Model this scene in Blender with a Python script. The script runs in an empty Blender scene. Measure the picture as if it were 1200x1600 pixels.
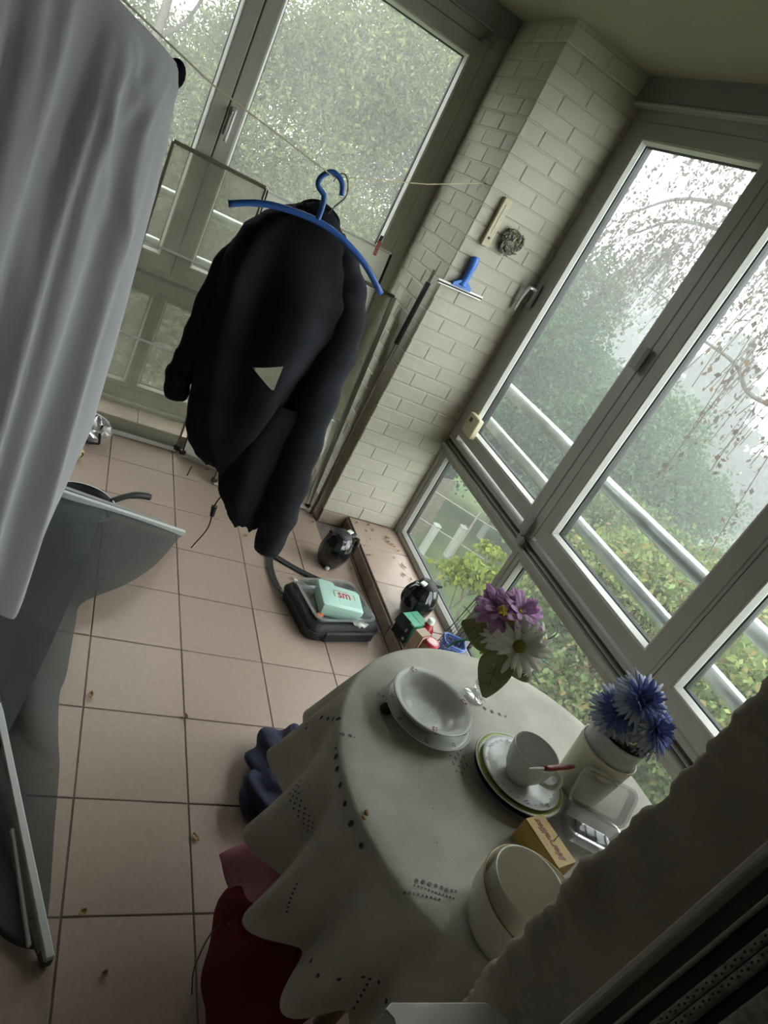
import bpy, bmesh, math, random
import numpy as np
from mathutils import Vector, Matrix
random.seed(7)
rng = np.random.default_rng(7)
scene = bpy.context.scene
col = scene.collection
PI = math.pi
sin, cos, R = math.sin, math.cos, math.radians

# ------------------------------------------------------------------ camera
cam_data = bpy.data.cameras.new('camera')
cam_data.sensor_fit = 'AUTO'
cam_data.sensor_width = 36.0
cam_data.lens = 1055.4143 / 1600 * 36
cam_data.clip_start = 0.02
cam_data.clip_end = 300
cam = bpy.data.objects.new('camera', cam_data)
col.objects.link(cam)
right = Vector((0.84966649, -0.26971664, 0.45312227))
down = Vector((0.24988978, -0.5507337, -0.79639656))
fwd = Vector((0.46435111, 0.7899021, -0.40054054))
m = Matrix.Identity(4)
for i in range(3):
    m[i][0], m[i][1], m[i][2] = right[i], -down[i], -fwd[i]
m.translation = Vector((-0.311837, -0.882532, 1.643266))
cam.matrix_world = m
scene.camera = cam

# ------------------------------------------------------------------ world: bright overcast sky
world = bpy.data.worlds.new('overcast_sky')
scene.world = world
world.use_nodes = True
wn, wl = world.node_tree.nodes, world.node_tree.links
wn.clear()
w_out = wn.new('ShaderNodeOutputWorld')
w_bg = wn.new('ShaderNodeBackground')
w_tc = wn.new('ShaderNodeTexCoord')
w_sep = wn.new('ShaderNodeSeparateXYZ')
w_ramp = wn.new('ShaderNodeValToRGB')
w_ramp.color_ramp.elements[0].position = 0.0
w_ramp.color_ramp.elements[0].color = (0.93, 0.955, 0.945, 1)
w_ramp.color_ramp.elements[1].position = 0.8
w_ramp.color_ramp.elements[1].color = (1.02, 1.035, 1.03, 1)
wl.new(w_tc.outputs['Generated'], w_sep.inputs[0])
wl.new(w_sep.outputs['Z'], w_ramp.inputs[0])
wl.new(w_ramp.outputs[0], w_bg.inputs[0])
w_bg.inputs[1].default_value = 8.2
wl.new(w_bg.outputs[0], w_out.inputs[0])

# ------------------------------------------------------------------ colour management
vs = scene.view_settings
vs.view_transform = 'Standard'
vs.look = 'None'
vs.exposure = 0.0
vs.gamma = 1.0
vs.use_curve_mapping = False
scene.cycles.max_bounces = 10
scene.cycles.diffuse_bounces = 6
scene.cycles.transparent_max_bounces = 24
scene.cycles.sample_clamp_indirect = 6.0
scene.cycles.caustics_reflective = False
scene.cycles.caustics_refractive = False
scene.cycles.use_denoising = True

# daylight portals in the two window openings (they only guide sky sampling)
def portal(name, loc, rot, sx, sy):
    l = bpy.data.lights.new(name, 'AREA')
    l.shape = 'RECTANGLE'; l.size = sx; l.size_y = sy
    l.cycles.is_portal = True
    o = bpy.data.objects.new(name, l); col.objects.link(o)
    o.location = loc; o.rotation_euler = rot
portal('window_portal_right', (1.60, 0.90, 1.2), (0, R(90), 0), 2.5, 2.3)
portal('window_portal_far', (0.22, 2.66, 1.2), (R(-90), 0, 0), 1.75, 2.5)

# ------------------------------------------------------------------ materials
def mat(name, color, rough=0.6, metal=0.0, var=0.0, vscale=8.0, color2=None, bump=0.0, bscale=60.0,
        spec=0.5, objvar=0.0, trans=0.0, sheen=0.0, coat=0.0, detail=4.0, contrast=(0.35, 0.65), coords='Object'):
    M = bpy.data.materials.new(name); M.use_nodes = True
    nt = M.node_tree; N, L = nt.nodes, nt.links
    b = N['Principled BSDF']
    b.inputs['Base Color'].default_value = (*color, 1)
    b.inputs['Roughness'].default_value = rough
    b.inputs['Metallic'].default_value = metal
    b.inputs['Specular IOR Level'].default_value = spec
    b.inputs['Sheen Weight'].default_value = sheen
    b.inputs['Coat Weight'].default_value = coat
    tc = N.new('ShaderNodeTexCoord')
    src = None
    if var > 0 or color2 is not None:
        n = N.new('ShaderNodeTexNoise'); n.inputs['Scale'].default_value = vscale; n.inputs['Detail'].default_value = detail
        L.new(tc.outputs[coords], n.inputs['Vector'])
        rp = N.new('ShaderNodeValToRGB')
        c2 = color2 if color2 is not None else tuple(c * (1 - var) for c in color)
        rp.color_ramp.elements[0].position = contrast[0]; rp.color_ramp.elements[1].position = contrast[1]
        rp.color_ramp.elements[0].color = (*c2, 1)
        rp.color_ramp.elements[1].color = (*[min(1, c * (1 + var * 0.35)) for c in color], 1)
        L.new(n.outputs['Fac'], rp.inputs[0])
        src = rp.outputs[0]
    if objvar > 0:
        oi = N.new('ShaderNodeObjectInfo')
        hs = N.new('ShaderNodeHueSaturation')
        mr = N.new('ShaderNodeMapRange')
        mr.inputs['To Min'].default_value = 1 - objvar; mr.inputs['To Max'].default_value = 1 + objvar
        L.new(oi.outputs['Random'], mr.inputs['Value'])
        L.new(mr.outputs[0], hs.inputs['Value'])
        if src is not None: L.new(src, hs.inputs['Color'])
        else: hs.inputs['Color'].default_value = (*color, 1)
        src = hs.outputs[0]
    if src is not None: L.new(src, b.inputs['Base Color'])
    if bump > 0:
        n2 = N.new('ShaderNodeTexNoise'); n2.inputs['Scale'].default_value = bscale; n2.inputs['Detail'].default_value = 5
        L.new(tc.outputs[coords], n2.inputs['Vector'])
        bp = N.new('ShaderNodeBump'); bp.inputs['Strength'].default_value = bump; bp.inputs['Distance'].default_value = 0.01
        L.new(n2.outputs['Fac'], bp.inputs['Height']); L.new(bp.outputs[0], b.inputs['Normal'])
    if trans > 0:
        out = N['Material Output']
        tr = N.new('ShaderNodeBsdfTranslucent')
        mx = N.new('ShaderNodeMixShader'); mx.inputs[0].default_value = trans
        if src is not None: L.new(src, tr.inputs['Color'])
        else: tr.inputs['Color'].default_value = (*color, 1)
        L.new(b.outputs[0], mx.inputs[1]); L.new(tr.outputs[0], mx.inputs[2]); L.new(mx.outputs[0], out.inputs[0])
    return M

def clear_mat(name, tint=(1, 1, 1), gloss=0.08, rough=0.03, haze=0.0, edge=0.55, haze_col=(0.6, 0.62, 0.58), dirt_scale=5.0):
    """thin clear sheet: transparent, a little gloss, optional dusty film"""
    M = bpy.data.materials.new(name); M.use_nodes = True
    nt = M.node_tree; N, L = nt.nodes, nt.links
    N.remove(N['Principled BSDF']); out = N['Material Output']
    t = N.new('ShaderNodeBsdfTransparent'); t.inputs[0].default_value = (*tint, 1)
    g = N.new('ShaderNodeBsdfGlossy'); g.inputs['Roughness'].default_value = rough
    lw = N.new('ShaderNodeLayerWeight'); lw.inputs['Blend'].default_value = 0.35
    mu = N.new('ShaderNodeMath'); mu.operation = 'MULTIPLY_ADD'; mu.inputs[1].default_value = edge; mu.inputs[2].default_value = gloss * 0.5
    L.new(lw.outputs['Fresnel'], mu.inputs[0])
    mx = N.new('ShaderNodeMixShader'); L.new(mu.outputs[0], mx.inputs[0]); L.new(t.outputs[0], mx.inputs[1]); L.new(g.outputs[0], mx.inputs[2])
    last = mx.outputs[0]
    if haze > 0:
        d = N.new('ShaderNodeBsdfDiffuse'); d.inputs[0].default_value = (*haze_col, 1)
        tl = N.new('ShaderNodeBsdfTranslucent'); tl.inputs[0].default_value = (*haze_col, 1)
        m0 = N.new('ShaderNodeMixShader'); m0.inputs[0].default_value = 0.5
        L.new(d.outputs[0], m0.inputs[1]); L.new(tl.outputs[0], m0.inputs[2])
        tc = N.new('ShaderNodeTexCoord'); n = N.new('ShaderNodeTexNoise'); n.inputs['Scale'].default_value = dirt_scale; n.inputs['Detail'].default_value = 5
        L.new(tc.outputs['Object'], n.inputs['Vector'])
        mr = N.new('ShaderNodeMapRange'); mr.inputs['From Min'].default_value = 0.3; mr.inputs['From Max'].default_value = 0.7
        mr.inputs['To Min'].default_value = haze * 0.6; mr.inputs['To Max'].default_value = haze * 1.35
        L.new(n.outputs['Fac'], mr.inputs['Value'])
        m2 = N.new('ShaderNodeMixShader'); L.new(mr.outputs[0], m2.inputs[0]); L.new(last, m2.inputs[1]); L.new(m0.outputs[0], m2.inputs[2])
        last = m2.outputs[0]
    L.new(last, out.inputs[0])
    return M

def leaf_mat(name):
    M = bpy.data.materials.new(name); M.use_nodes = True
    nt = M.node_tree; N, L = nt.nodes, nt.links
    N.remove(N['Principled BSDF']); out = N['Material Output']
    a = N.new('ShaderNodeAttribute'); a.attribute_name = 'leaf_colour'
    d = N.new('ShaderNodeBsdfDiffuse'); t = N.new('ShaderNodeBsdfTranslucent')
    L.new(a.outputs['Color'], d.inputs[0]); L.new(a.outputs['Color'], t.inputs[0])
    mx = N.new('ShaderNodeMixShader'); mx.inputs[0].default_value = 0.4
    L.new(d.outputs[0], mx.inputs[1]); L.new(t.outputs[0], mx.inputs[2])
    L.new(mx.outputs[0], out.inputs[0])
    return M

M = {}
M['tile'] = mat('terracotta_pink_tile', (0.405, 0.305, 0.25), 0.40, var=0.06, vscale=60, bump=0.04, bscale=120, objvar=0.04)
M['grout'] = mat('grey_grout', (0.19, 0.155, 0.135), 0.9, var=0.2, vscale=20)
M['riser'] = mat('riser_tile', (0.34, 0.27, 0.215), 0.45, var=0.25, vscale=12, objvar=0.05)
M['frame'] = mat('grey_painted_frame', (0.40, 0.40, 0.375), 0.42, var=0.05, vscale=3)
M['frame_warm'] = mat('cream_grey_frame', (0.42, 0.41, 0.355), 0.45, var=0.07, vscale=3)
M['bead'] = mat('highlight_glazing_bead', (0.72, 0.72, 0.69), 0.3)  # bright highlight along the bead painted into its pale colour
M['gasket'] = mat('black_rubber', (0.012, 0.014, 0.014), 0.5)
M['groove'] = mat('dark_groove', (0.06, 0.062, 0.06), 0.6)
M['glass'] = clear_mat('window_glass', (0.93, 0.955, 0.945), 0.0, 0.02, edge=0.05, haze=0.010, haze_col=(0.8, 0.82, 0.82))
M['glass_far'] = clear_mat('dusty_window_glass', (0.93, 0.955, 0.945), 0.0, 0.02, edge=0.05, haze=0.055, haze_col=(0.8, 0.81, 0.78), dirt_scale=3.0)
M['hinge'] = mat('grey_plastic_hinge', (0.30, 0.305, 0.30), 0.4)
M['handle'] = mat('satin_handle', (0.55, 0.55, 0.54), 0.3, metal=0.4)
M['brick'] = mat('painted_brick', (0.45, 0.425, 0.355), 0.75, var=0.06, vscale=6, bump=0.35, bscale=22, objvar=0.03)
M['mortar'] = mat('painted_mortar', (0.43, 0.405, 0.335), 0.85, var=0.08, vscale=10, bump=0.3, bscale=30)
M['near_brick'] = mat('shadowed_brick_paint', (0.46, 0.42, 0.35), 0.9, var=0.08, vscale=10, bump=0.3, bscale=50, objvar=0.015)
M['ceiling'] = mat('ceiling_paint', (0.33, 0.30, 0.24), 0.95, bump=0.3, bscale=120)
M['roller_box'] = mat('roller_box_paint', (0.25, 0.26, 0.25), 0.5)
M['dark_frame'] = mat('dark_door_frame', (0.07, 0.073, 0.066), 0.5)
M['frame_edge'] = mat('door_edge_strip', (0.66, 0.64, 0.58), 0.5)
M['brush'] = mat('grey_brush_pile', (0.42, 0.42, 0.39), 0.9, var=0.4, vscale=120)
M['inside'] = mat('dim_inside_paint', (0.26, 0.245, 0.22), 0.9)
M['left_wall'] = mat('low_bounce_brown', (0.10, 0.085, 0.07), 0.9)  # out-of-view walls kept dark so less light bounces onto the near floor
M['steel'] = mat('galvanised_steel', (0.62, 0.65, 0.66), 0.32, metal=0.55, var=0.18, vscale=14)
M['alu'] = mat('aluminium', (0.62, 0.62, 0.60), 0.35, metal=0.6)
M['dark_alu'] = mat('dull_brown_alu', (0.13, 0.115, 0.085), 0.45, metal=0.3)
M['panel'] = clear_mat('dusty_clear_sheet', (0.90, 0.90, 0.86), 0.05, 0.12, haze=0.26, haze_col=(0.44, 0.44, 0.37), dirt_scale=6)
M['panel_grey'] = clear_mat('cloudy_clear_sheet', (0.86, 0.86, 0.83), 0.06, 0.15, haze=0.72, haze_col=(0.72, 0.72, 0.66), dirt_scale=3)
M['white_cloth'] = mat('white_sheer_cloth', (0.91, 0.925, 0.98), 0.8, trans=0.36, bump=0.15, bscale=9)
M['black_cloth'] = mat('black_navy_cloth', (0.010, 0.011, 0.016), 0.9, spec=0.15, bump=0.3, bscale=40)
M['navy_cloth'] = mat('navy_jacket_cloth', (0.020, 0.022, 0.031), 0.85, var=0.4, vscale=7, spec=0.25, bump=0.25, bscale=14)
M['blue_plastic'] = mat('blue_plastic', (0.055, 0.18, 0.62), 0.35)
M['cord'] = mat('pale_yellow_cord', (0.55, 0.50, 0.33), 0.8)
M['wire'] = mat('dull_wire', (0.16, 0.16, 0.14), 0.4, metal=0.6)
M['black_wire'] = mat('black_coated_wire', (0.02, 0.025, 0.022), 0.4)
M['black_plastic'] = mat('black_plastic', (0.012, 0.013, 0.014), 0.5)
M['red_plastic'] = mat('red_plastic', (0.42, 0.02, 0.03), 0.35)
M['white_plastic'] = mat('white_plastic', (0.72, 0.73, 0.70), 0.4)
M['cream_plastic'] = mat('cream_plastic', (0.62, 0.58, 0.40), 0.4)
M['lcd'] = mat('grey_display', (0.10, 0.11, 0.10), 0.25)
M['jug'] = mat('gloss_black_jug', (0.010, 0.012, 0.013), 0.16, coat=0.6)
M['pan_black'] = mat('nonstick_black', (0.012, 0.012, 0.013), 0.35)
M['pan_rim'] = mat('bare_metal_rim', (0.78, 0.78, 0.76), 0.3, metal=0.15)
M['foil'] = mat('aluminium_foil', (0.80, 0.81, 0.82), 0.22, metal=0.85)
M['yellow'] = mat('pale_yellow_peel', (0.60, 0.50, 0.20), 0.6, var=0.3, vscale=30)
M['bag'] = mat('black_nylon', (0.013, 0.014, 0.017), 0.6, var=0.3, vscale=20, bump=0.3, bscale=60)
M['web'] = mat('black_webbing', (0.022, 0.022, 0.023), 0.75, bump=0.3, bscale=200)
M['tray'] = clear_mat('clear_tray_plastic', (0.93, 0.94, 0.94), 0.22, 0.06, haze=0.16, haze_col=(0.75, 0.76, 0.76), dirt_scale=12)
M['mint'] = mat('mint_plastic', (0.47, 0.72, 0.63), 0.38, var=0.04, vscale=6)
M['mint_side'] = mat('mint_plastic_side', (0.42, 0.67, 0.56), 0.4)
M['red_print'] = mat('red_print', (0.45, 0.02, 0.04), 0.5)
M['green_card'] = mat('green_card', (0.03, 0.23, 0.12), 0.45, var=0.08, vscale=8)
M['green_card_lid'] = mat('light_green_card', (0.10, 0.42, 0.27), 0.4)
M['black_card'] = mat('black_card', (0.014, 0.02, 0.016), 0.5)
M['card'] = mat('cream_card', (0.50, 0.40, 0.29), 0.6, var=0.2, vscale=14)
M['red_card'] = mat('dark_red_card', (0.26, 0.035, 0.035), 0.5)
M['sauce'] = mat('red_sauce_bottle', (0.36, 0.02, 0.03), 0.25)
M['jar_content'] = mat('pale_mustard', (0.42, 0.36, 0.16), 0.4)
M['lid_red'] = mat('red_lid', (0.45, 0.03, 0.05), 0.35)
M['lid_pink'] = mat('pale_pink_lid', (0.72, 0.50, 0.50), 0.4)
M['basket'] = mat('blue_basket_plastic', (0.09, 0.16, 0.42), 0.4)
M['table_wood'] = mat('table_wood', (0.30, 0.22, 0.14), 0.5, var=0.2, vscale=6)
M['linen'] = mat('stained_linen', (0.60, 0.585, 0.525), 0.85, var=0.0, color2=(0.49, 0.47, 0.41), vscale=11, bump=0.15, bscale=220, trans=0.08)
M['eyelet'] = mat('grey_thread', (0.07, 0.065, 0.06), 0.9)
M['eyelet_top'] = mat('pale_grey_thread', (0.16, 0.16, 0.15), 0.9)
M['china'] = mat('white_china', (0.60, 0.62, 0.59), 0.30, coat=0.05)
M['china_warm'] = mat('cream_china', (0.66, 0.64, 0.56), 0.25, coat=0.1)
M['navy_china'] = mat('navy_china', (0.02, 0.03, 0.075), 0.2)
M['green_china'] = mat('lime_china', (0.40, 0.46, 0.15), 0.2)
M['gold'] = mat('gold_line', (0.25, 0.17, 0.08), 0.35, metal=0.5)
M['china_print'] = mat('mauve_print', (0.26, 0.09, 0.10), 0.4)
M['grey_print'] = mat('grey_print', (0.12, 0.12, 0.13), 0.4)
M['blue_print'] = mat('blue_print', (0.07, 0.10, 0.27), 0.4)
M['rust'] = mat('dark_red_handle', (0.22, 0.02, 0.02), 0.35)
M['pot_cream'] = mat('cream_pot', (0.64, 0.60, 0.49), 0.4, var=0.06, vscale=9)
M['pot_grey'] = mat('grey_enamel', (0.47, 0.49, 0.48), 0.38)
M['soil'] = mat('dark_foliage_fill', (0.018, 0.028, 0.016), 0.95, var=0.6, vscale=50)
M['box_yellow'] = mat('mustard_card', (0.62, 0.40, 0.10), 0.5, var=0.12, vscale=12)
M['box_yellow_shade'] = mat('mustard_card_shade', (0.40, 0.25, 0.07), 0.55)  # same card darkened for the sides, shade put into the colour
M['brown_print'] = mat('brown_print', (0.33, 0.085, 0.02), 0.5)
M['petal_white'] = mat('white_petal', (0.86, 0.86, 0.80), 0.7, trans=0.35)
M['petal_mauve'] = mat('mauve_petal', (0.72, 0.46, 0.74), 0.7, trans=0.35, var=0.25, vscale=30)
M['petal_yellow'] = mat('yellow_petal', (0.75, 0.60, 0.05), 0.7, trans=0.2)
M['petal_blue'] = mat('blue_petal', (0.17, 0.23, 0.58), 0.7, trans=0.25)
M['petal_pale'] = mat('pale_blue_petal', (0.58, 0.64, 0.76), 0.7, trans=0.3)
M['daisy_eye'] = mat('green_yellow_eye', (0.27, 0.24, 0.03), 0.9, bump=0.6, bscale=300)
M['fake_leaf'] = mat('olive_fabric_leaf', (0.30, 0.30, 0.125), 0.7, var=0.25, vscale=25, trans=0.15)
M['leaf_vein'] = mat('dark_vein', (0.03, 0.04, 0.012), 0.8)
M['grass_blade'] = mat('green_blade', (0.06, 0.30, 0.19), 0.6, trans=0.2)
M['stem'] = mat('green_stem', (0.05, 0.10, 0.03), 0.7)
M['crystal'] = clear_mat('clear_glassware', (0.96, 0.97, 0.96), 0.10, 0.02, edge=0.4, haze=0.10, haze_col=(0.8, 0.82, 0.82), dirt_scale=30)
M['red_cloth'] = mat('dark_red_cloth', (0.14, 0.007, 0.013), 0.9, bump=0.4, bscale=45)
M['pink_cloth'] = mat('dusty_pink_cloth', (0.56, 0.22, 0.30), 0.9, bump=0.4, bscale=60)
M['blue_cloth'] = mat('dark_blue_cloth', (0.032, 0.037, 0.080), 0.85, bump=0.6, bscale=30)
M['dead_leaf'] = mat('dry_leaf', (0.32, 0.20, 0.105), 0.85, objvar=0.3)
M['grey_wood'] = mat('weathered_stick', (0.17, 0.155, 0.12), 0.7, var=0.2, vscale=20)
M['foam'] = mat('black_foam_grip', (0.018, 0.017, 0.016), 0.85)
M['pale_wood'] = mat('pale_wood', (0.52, 0.47, 0.33), 0.6, var=0.15, vscale=30)
M['straw'] = mat('grey_dried_straw', (0.19, 0.175, 0.14), 0.9, var=0.4, vscale=60)
M['mesh'] = None
M['screen_bar'] = mat('white_screen_bar', (0.62, 0.64, 0.62), 0.35)
M['leaf'] = leaf_mat('garden_leaves')
M['bark'] = mat('bark', (0.085, 0.075, 0.06), 0.9, var=0.4, vscale=15)
M['lawn'] = mat('garden_lawn', (0.13, 0.18, 0.045), 0.95, color2=(0.05, 0.10, 0.03), vscale=1.6, detail=8, bump=0.5, bscale=30)
M['post'] = mat('concrete_post', (0.40, 0.42, 0.37), 0.8)
M['fence_wood'] = mat('weathered_fence', (0.22, 0.19, 0.14), 0.8, var=0.3, vscale=12)
M['roof'] = mat('pink_roof', (0.45, 0.22, 0.16), 0.8)
M['render'] = mat('house_render', (0.5, 0.47, 0.43), 0.8)

# fly-screen fabric: fine open weave, part of the light passes straight through
def mesh_mat(name, colour, cover):
    X = bpy.data.materials.new(name); X.use_nodes = True
    nt = X.node_tree; N, L = nt.nodes, nt.links
    N.remove(N['Principled BSDF'])
    d = N.new('ShaderNodeBsdfDiffuse'); d.inputs[0].default_value = (*colour, 1)
    t = N.new('ShaderNodeBsdfTransparent'); mx = N.new('ShaderNodeMixShader')
    tc = N.new('ShaderNodeTexCoord'); n = N.new('ShaderNodeTexNoise'); n.inputs['Scale'].default_value = 4
    L.new(tc.outputs['Object'], n.inputs['Vector'])
    mr = N.new('ShaderNodeMapRange'); mr.inputs['To Min'].default_value = cover - 0.08; mr.inputs['To Max'].default_value = cover + 0.08
    L.new(n.outputs['Fac'], mr.inputs['Value']); L.new(mr.outputs[0], mx.inputs[0])
    L.new(t.outputs[0], mx.inputs[1]); L.new(d.outputs[0], mx.inputs[2]); L.new(mx.outputs[0], N['Material Output'].inputs[0])
    return X
M['mesh'] = mesh_mat('grey_fly_mesh', (0.085, 0.093, 0.092), 0.78)

# ------------------------------------------------------------------ geometry helpers
class MB:
    def __init__(s): s.v = []; s.f = []
    def add(s, vs_, fs):
        o = len(s.v); s.v += [tuple(p) for p in vs_]; s.f += [tuple(i + o for i in f) for f in fs]; return s
    def box(s, c, d, rot=None, bev=0.0):
        x, y, z = (k / 2 for k in d)
        if bev > 0:
            b = min(bev, x * .9, y * .9, z * .9)
            vs_ = []; idx = {}
            for sx in (-1, 1):
                for sy in (-1, 1):
                    for sz in (-1, 1):
                        for a in range(3):
                            p = [sx * (x - b), sy * (y - b), sz * (z - b)]; p[a] = (sx, sy, sz)[a] * (x, y, z)[a]
                            idx[(sx, sy, sz, a)] = len(vs_); vs_.append(p)
            fs = []
            for a in range(3):
                u, w = (a + 1) % 3, (a + 2) % 3
                for sg in (-1, 1):
                    q = []
                    for su, sw in ((-1, -1), (1, -1), (1, 1), (-1, 1)):
                        k = [0, 0, 0]; k[a] = sg; k[u] = su; k[w] = sw; q.append(idx[(*k, a)])
                    fs.append(q if sg > 0 else q[::-1])
            for a in range(3):
                u, w = (a + 1) % 3, (a + 2) % 3
                for su in (-1, 1):
                    for sw in (-1, 1):
                        def K(sa, ax):
                            k = [0, 0, 0]; k[a] = sa; k[u] = su; k[w] = sw; return idx[(*k, ax)]
                        q = [K(-1, u), K(1, u), K(1, w), K(-1, w)]
                        fs.append(q if su * sw < 0 else q[::-1])
            for sx in (-1, 1):
                for sy in (-1, 1):
                    for sz in (-1, 1):
                        q = [idx[(sx, sy, sz, a)] for a in range(3)]
                        fs.append(q if sx * sy * sz > 0 else q[::-1])
        else:
            vs_ = [(sx * x, sy * y, sz * z) for sx in (-1, 1) for sy in (-1, 1) for sz in (-1, 1)]
            fs = [(0, 1, 3, 2), (4, 6, 7, 5), (0, 4, 5, 1), (2, 3, 7, 6), (0, 2, 6, 4), (1, 5, 7, 3)]
        if rot is not None: vs_ = [rot @ Vector(p) for p in vs_]
        return s.add([(p[0] + c[0], p[1] + c[1], p[2] + c[2]) for p in vs_], fs)
    def lathe(s, prof, seg=32, c=(0, 0, 0), sx=1.0, sy=1.0, fn=None):
        vs_ = []; fs = []; n = len(prof)
        for r, z in prof:
            for k in range(seg):
                a = 2 * PI * k / seg
                p = (r * cos(a) * sx, r * sin(a) * sy, z)
                if fn: p = fn(p, a)
                vs_.append((p[0] + c[0], p[1] + c[1], p[2] + c[2]))
        for i in range(n - 1):
            for k in range(seg):
                k2 = (k + 1) % seg
                fs.append((i * seg + k, i * seg + k2, (i + 1) * seg + k2, (i + 1) * seg + k))
        if prof[0][0] > 1e-6: fs.append(tuple(range(seg))[::-1]) if s_close(prof, 0) else None
        if prof[-1][0] > 1e-6 and s_close(prof, -1): fs.append(tuple((n - 1) * seg + k for k in range(seg)))
        fs = [f for f in fs if f]
        return s.add(vs_, fs)
    def tube(s, path, r, seg=8, cap=True, flat=None, up=(0, 0, 1)):
        P = [Vector(p) for p in path]; n = len(P)
        rr = r if hasattr(r, '__len__') else [r] * n
        vs_ = []; fs = []
        t0 = (P[1] - P[0]).normalized(); u = Vector(up)
        if abs(u.dot(t0)) > 0.95: u = Vector((1, 0, 0))
        nrm = (u - t0 * u.dot(t0)).normalized()
        for i in range(n):
            t = (P[min(i + 1, n - 1)] - P[max(i - 1, 0)]).normalized()
            nrm = (nrm - t * nrm.dot(t)).normalized(); bn = t.cross(nrm)
            for k in range(seg):
                a = 2 * PI * k / seg
                q = P[i] + (nrm * cos(a) * (flat or 1.0) + bn * sin(a)) * rr[i]
                vs_.append(q)
        for i in range(n - 1):
            for k in range(seg):
                k2 = (k + 1) % seg
                fs.append((i * seg + k, i * seg + k2, (i + 1) * seg + k2, (i + 1) * seg + k))
        if cap: fs += [tuple(range(seg))[::-1], tuple((n - 1) * seg + k for k in range(seg))]
        return s.add(vs_, fs)
    def grid(s, fn, nu, nv, closed_u=False):
        vs_ = [fn(i / (nu if closed_u else nu - 1), j / (nv - 1)) for j in range(nv) for i in range(nu)]
        fs = []
        for j in range(nv - 1):
            for i in range(nu if closed_u else nu - 1):
                i2 = (i + 1) % nu
                fs.append((j * nu + i, j * nu + i2, (j + 1) * nu + i2, (j + 1) * nu + i))
        return s.add(vs_, fs)
    def sheet(s, fn, nu, nv, th):
        """grid given a real thickness (two skins and a rim)"""
        g = np.array([[fn(i / (nu - 1), j / (nv - 1)) for i in range(nu)] for j in range(nv)], float)
        du = np.gradient(g, axis=1); dv = np.gradient(g, axis=0)
        nn = np.cross(du, dv); nn /= np.maximum(np.linalg.norm(nn, axis=2, keepdims=True), 1e-9)
        a = (g + nn * th / 2).reshape(-1, 3); b = (g - nn * th / 2).reshape(-1, 3); n = nu * nv
        fs = []
        for j in range(nv - 1):
            for i in range(nu - 1):
                q = (j * nu + i, j * nu + i + 1, (j + 1) * nu + i + 1, (j + 1) * nu + i)
                fs.append(q); fs.append(tuple(k + n for k in q[::-1]))
        ring = [i for i in range(nu)] + [j * nu + nu - 1 for j in range(1, nv)] + [(nv - 1) * nu + i for i in range(nu - 2, -1, -1)] + [j * nu for j in range(nv - 2, 0, -1)]
        for k in range(len(ring)):
            p, q = ring[k], ring[(k + 1) % len(ring)]
            fs.append((q, p, p + n, q + n))
        return s.add(np.vstack([a, b]).tolist(), fs)
    def ellipsoid(s, c, r, nu=16, nv=10, rot=None):
        vs_ = []; fs = []
        for j in range(nv + 1):
            t = PI * j / nv
            for i in range(nu):
                a = 2 * PI * i / nu
                p = Vector((r[0] * sin(t) * cos(a), r[1] * sin(t) * sin(a), r[2] * cos(t)))
                if rot is not None: p = rot @ p
                vs_.append((p.x + c[0], p.y + c[1], p.z + c[2]))
        for j in range(nv):
            for i in range(nu):
                i2 = (i + 1) % nu
                fs.append((j * nu + i, (j + 1) * nu + i, (j + 1) * nu + i2, j * nu + i2))
        return s.add(vs_, fs)
    def prism(s, pts, ax, a0, a1):
        """extrude a closed 2D outline along axis ax between a0 and a1 (pts give the other two axes in order)"""
        n = len(pts); vs_ = []
        for a in (a0, a1):
            for p in pts:
                q = [0, 0, 0]; o = [k for k in range(3) if k != ax]
                q[ax] = a; q[o[0]] = p[0]; q[o[1]] = p[1]; vs_.append(q)
        fs = [tuple(range(n)), tuple(range(n, 2 * n))[::-1]] + [(k, k + n, (k + 1) % n + n, (k + 1) % n) for k in range(n)]
        return s.add(vs_, fs)
    def xf(s, mtx):
        s.v = [tuple(mtx @ Vector(p)) for p in s.v]; return s
    def mesh(s, name, smooth=False):
        me = bpy.data.meshes.new(name); me.from_pydata(s.v, [], s.f); me.validate(); 
        bm = bmesh.new(); bm.from_mesh(me); bmesh.ops.recalc_face_normals(bm, faces=bm.faces); bm.to_mesh(me); bm.free()
        if smooth: me.polygons.foreach_set('use_smooth', [True] * len(me.polygons))
        return me
    def build(s, name, material, parent=None, smooth=False, loc=None, auto=None):
        me = s.mesh(name, smooth or auto is not None)
        if auto is not None:
            try: me.set_sharp_from_angle(angle=R(auto))
            except Exception: pass
        me.materials.append(material)
        return link(name, me, parent, loc)
def s_close(prof, i): return False

def link(name, me, parent=None, loc=None):
    o = bpy.data.objects.new(name, me); col.objects.link(o)
    if parent is not None: o.parent = parent
    if loc is not None: o.location = loc
    return o
def tag(o, label=None, cat=None, group=None, kind=None):
    if label: o['label'] = label
    if cat: o['category'] = cat
    if group: o['group'] = group
    if kind: o['kind'] = kind
    return o
def thing(name, label, cat, loc=(0, 0, 0), rz=0.0, group=None):
    o = bpy.data.objects.new(name, None); col.objects.link(o)
    o.empty_display_size = 0.05
    o.location = loc; o.rotation_euler = (0, 0, rz)
    return tag(o, label, cat, group)
def struct(o): o['kind'] = 'structure'; return o
def dup(root, loc, rz=None, label=None, group=None, scale=None):
    r = root.copy(); col.objects.link(r); r.location = loc
    if rz is not None: r.rotation_euler = (0, 0, rz)
    if scale: r.scale = (scale,) * 3
    if label: r['label'] = label
    if group: r['group'] = group
    for ch in list(root.children):
        c = ch.copy(); col.objects.link(c); c.parent = r
        for g in list(ch.children):
            d = g.copy(); col.objects.link(d); d.parent = c
    return r
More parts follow.
